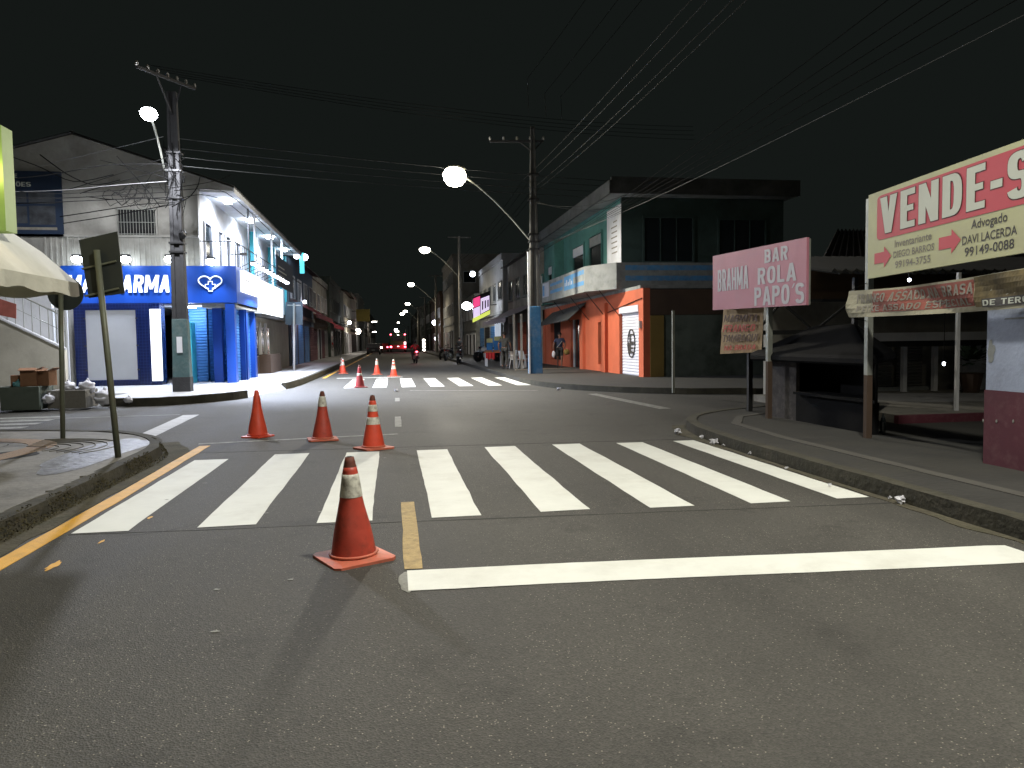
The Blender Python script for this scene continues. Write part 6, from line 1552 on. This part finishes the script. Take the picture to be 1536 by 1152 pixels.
def person(label, loc, rz, J, top='navy_cloth', bottom='black_cloth', long_legs=False, sleeves='short', helmet=None, h=1.7, shoes='moto_black', group=None):
    """J: dict of joints in a 1.7 m figure facing -Y"""
    t = thing('person', label, 'person', (0,0,0), group)
    D = dict(pelvis=(0,0,.93), waist=(0,.0,1.08), chest=(0,.0,1.28), neck=(0,-.005,1.43), head0=(0,-.02,1.50), head=(0,-.03,1.60), crown=(0,-.02,1.67),
             sl=(.17,0,1.38), el=(.25,.03,1.12), wl=(.27,-.05,.89), hl=(.27,-.08,.80), sr=(-.17,0,1.38), er=(-.25,.03,1.12), wr=(-.27,-.05,.89), hr=(-.27,-.08,.80),
             hipl=(.09,0,.90), kl=(.10,-.02,.50), al=(.10,.03,.09), tl=(.11,-.13,.035), hipr=(-.09,0,.90), kr=(-.10,-.02,.50), ar=(-.10,.03,.09), tr=(-.11,-.13,.035))
    D.update(J)
    rads = dict(pelvis=(.13,.10), waist=(.12,.09), chest=(.15,.10), neck=.05, head0=.06, head=(.08,.095), crown=.06, sl=.055, el=.04, wl=.027, hl=.032, sr=.055, er=.04, wr=.027, hr=.032, hipl=.085, kl=.055, al=.036, tl=.035, hipr=.085, kr=.055, ar=.036, tr=.035)
    names = list(D); idx = {k:i for i,k in enumerate(names)}
    E_ = [('pelvis','waist'),('waist','chest'),('chest','neck'),('neck','head0'),('head0','head'),('head','crown'),('chest','sl'),('sl','el'),('el','wl'),('wl','hl'),('chest','sr'),('sr','er'),('er','wr'),('wr','hr'),('pelvis','hipl'),('hipl','kl'),('kl','al'),('al','tl'),('pelvis','hipr'),('hipr','kr'),('kr','ar'),('ar','tr')]
    js = [(*D[k], rads[k]) for k in names]; es = [(idx[a],idx[c]) for a,c in E_]
    # fingers and thumb
    for s_ in ('l','r'):
        w_, hh = Vector(D['w'+s_]), Vector(D['h'+s_]); d = (hh-w_).normalized(); side = d.cross(Vector((1,0,0))).normalized()
        for k in range(4):
            a = hh + side*(k-1.5)*.019 + d*.02; c_ = a + d*(.055+.012*(1.5-abs(k-1.5)))
            js.append((*a,.009)); js.append((*c_,.007)); es += [(idx['h'+s_],len(js)-2),(len(js)-2,len(js)-1)]
        a = w_.lerp(hh,.4)+side*.03; c_ = a + side*.035 + d*.03; js.append((*a,.011)); js.append((*c_,.008)); es += [(idx['h'+s_],len(js)-2),(len(js)-2,len(js)-1)]
    skin_mesh('body', js, es, M['skin'], t)
    def cloth_(name, ks, ed, m, grow):
        ii = {k:i for i,k in enumerate(ks)}; jj = []
        for k in ks:
            base, f = (k, None) if '@' not in k else k.split('@')
            if f is None: p = Vector(D[k]); r_ = rads[k]
            else:
                a, c_ = base.split('-'); f = float(f); p = Vector(D[a]).lerp(Vector(D[c_]), f)
                ra = rads[a] if not isinstance(rads[a],tuple) else rads[a][0]; rc = rads[c_] if not isinstance(rads[c_],tuple) else rads[c_][0]; r_ = ra*(1-f)+rc*f
            jj.append((*p, tuple(x+grow for x in r_) if isinstance(r_,tuple) else r_+grow))
        return skin_mesh(name, jj, [(ii[a],ii[c_]) for a,c_ in ed], M[m], t)
    el_, er_ = ('sl-el@0.75','sr-er@0.75') if sleeves == 'short' else ('el-wl@0.9','er-wr@0.9')
    ks = ['pelvis','waist','chest','sl','sr'] + ([el_,er_] if sleeves == 'short' else ['el','er',el_,er_]) + ['chest-neck@0.7']
    ed = [('pelvis','waist'),('waist','chest'),('chest','chest-neck@0.7'),('chest','sl'),('chest','sr')] + ([('sl',el_),('sr',er_)] if sleeves == 'short' else [('sl','el'),('el',el_),('sr','er'),('er',er_)])
    cloth_('shirt', ks, ed, top, .018)
    kl_, kr_ = ('kl-al@0.85','kr-ar@0.85') if long_legs else ('hipl-kl@0.9','hipr-kr@0.9')
    ks = ['pelvis','hipl','hipr'] + (['kl','kr',kl_,kr_] if long_legs else [kl_,kr_])
    ed = [('pelvis','hipl'),('pelvis','hipr')] + ([('hipl','kl'),('kl',kl_),('hipr','kr'),('kr',kr_)] if long_legs else [('hipl',kl_),('hipr',kr_)])
    cloth_('trousers' if long_legs else 'shorts', ks, ed, bottom, .016)
    hd = Vector(D['head'])
    b = MB(); 
    if helmet: b.ball(hd+Vector((0,.01,.03)), .135,.15,.145, 14, 9); b.build('helmet', M[helmet], t, smooth=True)
    else:
        b.ball(hd+Vector((0,.025,.035)), .088,.098,.085, 14, 9, wob=.15); b.build('hair', M['hair'], t, smooth=True)
        f = -1
        b = MB(); b.ball(hd+Vector((0,-.105,-.02)), .012,.018,.02, 6, 4); b.build('nose', M['skin'], t)
        b = MB(); b.ball(hd+Vector((.032,-.092,.005)), .012,.006,.007, 6, 4); b.ball(hd+Vector((-.032,-.092,.005)), .012,.006,.007, 6, 4); b.build('eyes', M['black'], t)
        b = MB(); b.ball(hd+Vector((0,-.093,-.055)), .022,.007,.006, 6, 4); b.build('mouth', M['maroon'], t)
        b = MB(); b.ball(hd+Vector((.088,0,-.01)), .012,.02,.03, 6, 4); b.ball(hd+Vector((-.088,0,-.01)), .012,.02,.03, 6, 4); b.build('ears', M['skin'], t)
    b = MB()
    for s_ in ('l','r'):
        a, c_ = Vector(D['a'+s_]), Vector(D['t'+s_]); b.tube([a+(a-c_)*.25-Vector((0,0,.03)), a.lerp(c_,.4)-Vector((0,0,.01)), c_+(c_-a)*.2], [.05,.05,.035], 8)
    b.build('shoes', M[shoes], t)
    t.location = loc; t.rotation_euler.z = rad(rz); t.scale = (h/1.7,)*3
    return t
g2 = gp(840,552,.155); g2.z = .155
walker = person('person in a navy shirt and black shorts carrying bags past the orange wall', (g2.x,g2.y,.155), -10,
    dict(el=(.27,-.02,1.14), wl=(.22,-.2,1.0), hl=(.21,-.27,.96), er=(-.3,-.02,1.15), wr=(-.32,-.16,.98), hr=(-.33,-.22,.92), kl=(.09,-.1,.51), al=(.08,-.05,.09), tl=(.09,-.2,.04), kr=(-.1,.0,.5), ar=(-.1,.16,.12), tr=(-.11,.03,.04)), h=1.72)
b = MB(); p = Vector((g2.x,g2.y,.155)); b.ball(p+Vector((-.36,-.25,.68)), .09,.08,.16, 12, 8, wob=.4); tag(b.build('plastic_bag', M['bag_white']), 'white plastic bag held by the walking person in navy', 'bag')
b = MB(); b.ball(p+Vector((.28,-.28,.78)), .15,.14,.14, 12, 8, wob=.3, seed=4); tag(b.build('helmet_bag', M['poster_dark'] if False else M['olive_wall']), 'round brown bag held at the hip of the person in navy', 'bag')
b = MB(); b.tube([p+Vector((.17,-.05,1.4)), p+Vector((0,-.16,1.2)), p+Vector((-.18,-.1,.98))], .018, 5); tag(b.build('shoulder_strap', M['slab']), 'pale strap across the chest of the person in navy', 'strap')
g1 = gp(757,553,.155); 
person('person in dark clothes standing by the red table, seen from behind', (g1.x,g1.y,.155), 165,
    dict(el=(.28,.0,1.13), wl=(.26,-.1,.9), hl=(.25,-.13,.82), er=(-.28,-.0,1.13), wr=(-.30,-.14,.92), hr=(-.3,-.2,.86)), top='dark_cloth', bottom='dark_cloth', long_legs=True, h=1.78)
gL = gp(503,530,.2)
person('far person in a red shirt on the left pavement under the awnings', (-6.0 if gL.x < -6 else gL.x, min(gL.y,76), .2), 20, {}, top='red_cloth', bottom='dark_cloth', h=1.7)

# ================================================================== motorcycles
def moto(label, loc, rz, paint='moto_black', lean=0, tail='e_tail', group='motorcycles along the street'):
    """faces +Y at rz = 0; the camera sees its tail"""
    t = thing('motorcycle', label, 'motorcycle', (0,0,0), group)
    for y in (-.63,.65):
        wh = MB(); wh.lathe([(.30,-.045),(.335,-.03),(.345,0),(.335,.03),(.30,.045),(.27,.03),(.27,-.03),(.30,-.045)], 20, c=(0,y,.345), axis='X'); w_ = wh.build('wheel', M['rubber'], t, smooth=True)
        b = MB(); b.lathe([(.265,-.02),(.268,0),(.265,.02),(.24,.015),(.24,-.015),(.265,-.02)], 20, c=(0,y,.345), axis='X'); b.lathe([(.05,-.06),(.05,.06)], 10, c=(0,y,.345), axis='X')
        for k in range(6): a = k*PI/3; b.tube([(0,y,.345),(0,y+.25*math.cos(a),.345+.25*math.sin(a))], .012, 4)
        b.build('rim', M['chrome'], w_)
    b = MB(); b.tube([(0,.45,.92),(0,.2,.55),(0,-.15,.35)], .03, 6)
    for s_ in (-.09,.09): b.tube([(s_,-.63,.345),(s_,-.2,.42)], .022, 5); b.tube([(s_,.65,.345),(s_*.8,.42,1.0)], .024, 6); b.tube([(s_*1.3,-.55,.38),(s_*1.2,-.45,.72)], .022, 6)
    b.build('frame', M['moto_black'], t)
    b = MB(); b.box(-.11,.11,-.12,.28,.3,.58); b.build('engine', M['steel'], t, bevel=.03)
    b = MB(); b.tube([(.12,.2,.35),(.15,-.1,.28),(.17,-.75,.42)], [.025,.03,.05], 8); b.build('exhaust', M['chrome'], t)
    b = MB(); b.ball((0,.2,.82), .15,.28,.14, 12, 8); b.build('fuel_tank', M[paint], t, smooth=True)
    b = MB(); b.add([(-.12,.05,.80),(.12,.05,.80),(.13,-.6,.86),(-.13,-.6,.86),(-.10,.05,.88),(.10,.05,.88),(.11,-.58,.94),(-.11,-.58,.94)], [(0,3,2,1),(4,5,6,7),(0,1,5,4),(1,2,6,5),(2,3,7,6),(3,0,4,7)]); b.build('seat', M['black'], t, bevel=.02)
    b = MB(); b.add([(-.11,-.2,.70),(.11,-.2,.70),(.08,-.8,.80),(-.08,-.8,.80),(-.12,-.2,.80),(.12,-.2,.80),(.09,-.82,.90),(-.09,-.82,.90)], [(0,3,2,1),(4,5,6,7),(0,1,5,4),(1,2,6,5),(2,3,7,6),(3,0,4,7)]); b.build('tail_cover', M[paint], t, bevel=.02)
    b = MB(); b.box(-.07,.07,-.87,-.82,.80,.88); b.build('tail_light', M[tail], t)
    b = MB(); b.box(-.09,.09,-.93,-.92,.55,.68); b.tube([(0,-.8,.8),(0,-.92,.62)], .02, 4); b.build('number_plate', M['slab'], t)
    b = MB(); b.tube([(-.36,.28,1.04),(-.2,.38,1.02),(.2,.38,1.02),(.36,.28,1.04)], .016, 6); b.build('handlebar', M['black'], t)
    for s_ in (-1,1):
        b = MB(); b.tube([(s_*.2,.38,1.02),(s_*.3,.40,1.2)], .008, 4); b.ball((s_*.33,.40,1.23), .06,.015,.045, 8, 5); b.build('mirror', M['black'], t)
        b = MB(); b.ball((s_*.15,-.78,.80), .03,.03,.03, 6, 4); b.build('turn_signal', M['cone_bright'], t)
    b = MB(); b.ball((0,.52,.95), .1,.09,.1, 10, 6); b.build('headlight', M['glass'], t, smooth=True)
    b = MB(); b.add([(-.07,.35,.69),(.07,.35,.69),(.07,.9,.66),(-.07,.9,.66),(-.07,.5,.74),(.07,.5,.74),(.07,.8,.73),(-.07,.8,.73)], [(0,1,5,4),(1,2,6,5),(2,3,7,6),(3,0,4,7),(4,5,6,7)]); b.build('mudguard', M[paint], t)
    t.location = loc; t.rotation_euler = (0, rad(lean), rad(rz)); return t
mp_ = gp(623,545)
m1 = moto('red motorcycle with a lit tail light being ridden away in the middle of the road', (mp_.x,mp_.y,0), 6, 'moto_red')
person('motorcycle rider in a red jacket and dark helmet seen from behind', (mp_.x,mp_.y,0), 186,
    dict(pelvis=(0,.25,.95), waist=(0,.2,1.08), chest=(0,.12,1.27), neck=(0,.06,1.42), head0=(0,.03,1.49), head=(0,.0,1.58), crown=(0,.0,1.66), sl=(.18,.1,1.37), el=(.32,-.08,1.2), wl=(.34,-.3,1.08), hl=(.33,-.36,1.06), sr=(-.18,.1,1.37), er=(-.32,-.08,1.2), wr=(-.34,-.3,1.08), hr=(-.33,-.36,1.06),
         hipl=(.11,.2,.93), kl=(.24,-.18,.78), al=(.22,.05,.36), tl=(.23,-.08,.30), hipr=(-.11,.2,.93), kr=(-.24,-.18,.78), ar=(-.22,.05,.36), tr=(-.23,-.08,.30)), top='red_cloth', bottom='dark_cloth', long_legs=True, sleeves='long', helmet='black', h=1.62)
point('tail_glow', (mp_.x,mp_.y-1.1,.8), 8, (1,.1,.12))
def at_ground(px, py, z=0): p = gp(px,py,z); return (p.x,p.y,z)
moto('dark motorcycle parked with its tail to the camera at the right kerb, nearest one', at_ground(688,546), -12, lean=6, tail='maroon')
moto('parked dark motorcycle second from the right kerb, mirrors showing', at_ground(673,541), -25, lean=7, tail='maroon')
moto('parked dark motorcycle farther left in the right hand row', at_ground(664,540), 15, lean=5, tail='maroon')
g5 = at_ground(720,536,.15)
moto('white and silver motorcycle standing on the right pavement by the red table', (6.2,49.5,.155), 95, 'car_white', lean=6, tail='maroon')
moto('dark motorcycle on the pavement behind the white one', (7.0,52.0,.155), 80, 'moto_black', lean=6, tail='maroon')
person('far person in dark clothes standing beside the parked motorcycles', (5.3,60.5,.155), 150, {}, top='dark_cloth', bottom='dark_cloth', long_legs=True)

# ================================================================== table with red cloth and white plastic chairs
tp0 = gp(741,549,.155)
t = thing('table', 'small table with a red cloth side on the right pavement, goods on top', 'table', (tp0.x,tp0.y,.155))
B('table_top', M['orange'], t, (tp0.x-.5,tp0.x+.5,tp0.y-.35,tp0.y+.35,.88,.92))
b = MB(); vs = []
for i in range(11):
    x = tp0.x-.5+.5*i/10; o = .03*math.sin(i*1.9); vs += [(x,tp0.y-.36+o*.3,.88),(x,tp0.y-.38+o,.55+.04*math.sin(i*1.3))]
b.add(vs, [(2*i,2*i+1,2*i+3,2*i+2) for i in range(10)]); b.build('red_cloth', M['red_vinyl'], t)
for sx in (-1,1):
    for sy in (-1,1): B('leg', M['white_metal'], t, (tp0.x+sx*.42-.035,tp0.x+sx*.42+.035,tp0.y+sy*.3-.035,tp0.y+sy*.3+.035,.155,.88))
for k,(dx,lb) in enumerate(((-.3,'low tray of goods at the left of the red clothed table'),(.12,'low tray of goods at the right of the red clothed table'))):
    tag(B('goods_tray', M['cardboard'], None, (tp0.x+dx-.15,tp0.x+dx+.18,tp0.y-.2,tp0.y+.15,.925,1.02)), lb, 'tray')
def chair(label, c, rz):
    t = thing('plastic_chair', label, 'chair', (0,0,0), 'white plastic chairs on the right pavement')
    B('seat', M['white_metal'], t, (-.22,.22,-.22,.22,.42,.45), bevel=.01)
    b = MB(); b.add([(-.22,.2,.45),(.22,.2,.45),(.2,.3,.85),(-.2,.3,.85),(-.22,.23,.45),(.22,.23,.45),(.2,.33,.85),(-.2,.33,.85)], [(0,1,2,3),(7,6,5,4),(0,4,5,1),(1,5,6,2),(2,6,7,3),(3,7,4,0)]); b.build('backrest', M['white_metal'], t)
    for sx in (-1,1):
        for sy in (-1,1): b = MB(); b.tube([(sx*.2,sy*.2,.42),(sx*.25,sy*.25,0)], .02, 4); b.build('leg', M['white_metal'], t)
        b = MB(); b.tube([(sx*.24,-.2,.42),(sx*.25,-.18,.63),(sx*.24,.22,.65)], .018, 4); b.build('armrest', M['white_metal'], t)
    t.location = c; t.rotation_euler.z = rad(rz)
chair('white plastic chair just right of the red table', (tp0.x+.95,tp0.y+.2,.155), -80)
chair('white plastic chair standing left of the blue footed pole', (6.0,36.6,.155), 40)
chair('second white plastic chair behind the first, near the blue footed pole', (6.6,37.4,.155), 120)

# ================================================================== bus and cars
bp = gp(597,528); by = 118.0
t = thing('bus', 'green city bus with red lights seen from behind at the far end of the road', 'bus', (.85,by+5,0))
b = MB(); b.box(-.4,2.1,by,by+11,.45,3.0); b.build('body', M['bus_green'], t, bevel=.12)
B('red_panel', M['bus_red'], t, (-.38,2.08,by-.03,by+.02,.5,1.15))
B('rear_window', M['glass'], t, (-.1,1.8,by-.025,by-.004,1.75,2.55))
B('bumper', M['black'], t, (-.42,2.12,by-.12,by+.1,.35,.55))
for x in (-.25,1.9):
    for z,s_ in ((.85,.12),(2.75,.09)): b = MB(); b.ball((x,by-.05,z), s_*1.4,.06,s_*1.2, 10, 6); b.build('tail_light', M['e_tail'], t)
B('lit_panel', M['e_plate'], t, (1.75,2.05,by-.05,by-.03,1.2,1.6)); B('number_plate', M['e_plate'], t, (.7,1.0,by-.05,by-.03,.85,.97)); B('route_light', M['e_far'], t, (.75,.98,by-.05,by-.03,2.62,2.68))
for x in (-.28,1.98):
    for y in (2,9): b = MB(); b.lathe([(.45,-.12),(.48,0),(.45,.12)], 16, c=(x,by+y,.48), axis='X'); b.build('wheel', M['rubber'], t)
for k in range(6): B('side_window', M['glass'], t, (2.101,2.11,by+.8+k*1.7,by+2.2+k*1.7,1.6,2.5),(-.41,-.401,by+.8+k*1.7,by+2.2+k*1.7,1.6,2.5))
point('tail_glow', (1.8,by-.8,.9), 60, (1,.1,.15))
def car(label, x, y, paint, lit, rev=False, group='cars at the far end of the street'):
    t = thing('parked_car', label, 'car', (x,y+2,0), group)
    b = MB(); prof = [(y,.35),(y,.95),(y+.5,1.0),(y+.9,1.42),(y+2.4,1.45),(y+3.1,1.0),(y+4.1,.85),(y+4.2,.35)]
    b.ext([(x-.82,yy,z) for yy,z in prof], (1.64,0,0)); b.build('body', M[paint], t, bevel=.05)
    b = MB(); b.add([(x-.62,y+.53,1.03),(x+.62,y+.53,1.03),(x+.56,y+.86,1.36),(x-.56,y+.86,1.36)], [(0,1,2,3)]); b.build('rear_window', M['glass'], t)
    for s_ in (-1,1): B('tail_light' , M[lit], t, (x+s_*.68-.13,x+s_*.68+.13,y-.03,y-.001,.72,.88))
    B('number_plate', M['slab'], t, (x-.2,x+.2,y-.025,y-.001,.55,.66))
    for s_ in (-1,1):
        for yy in (.8,3.3): b = MB(); b.lathe([(.28,-.09),(.31,0),(.28,.09)], 14, c=(x+s_*.75,y+yy,.31), axis='X'); b.build('wheel', M['rubber'], t)
car('small car with one bright white lamp left of the bus', -2.35, 114, 'moto_black', 'e_far')
car('reddish car with glowing tail just left of the bus', -.9+-.6, 122, 'bus_red', 'e_tail')
car('dark car parked on the left of the road before the bus', -2.4, 96, 'moto_black', 'maroon')
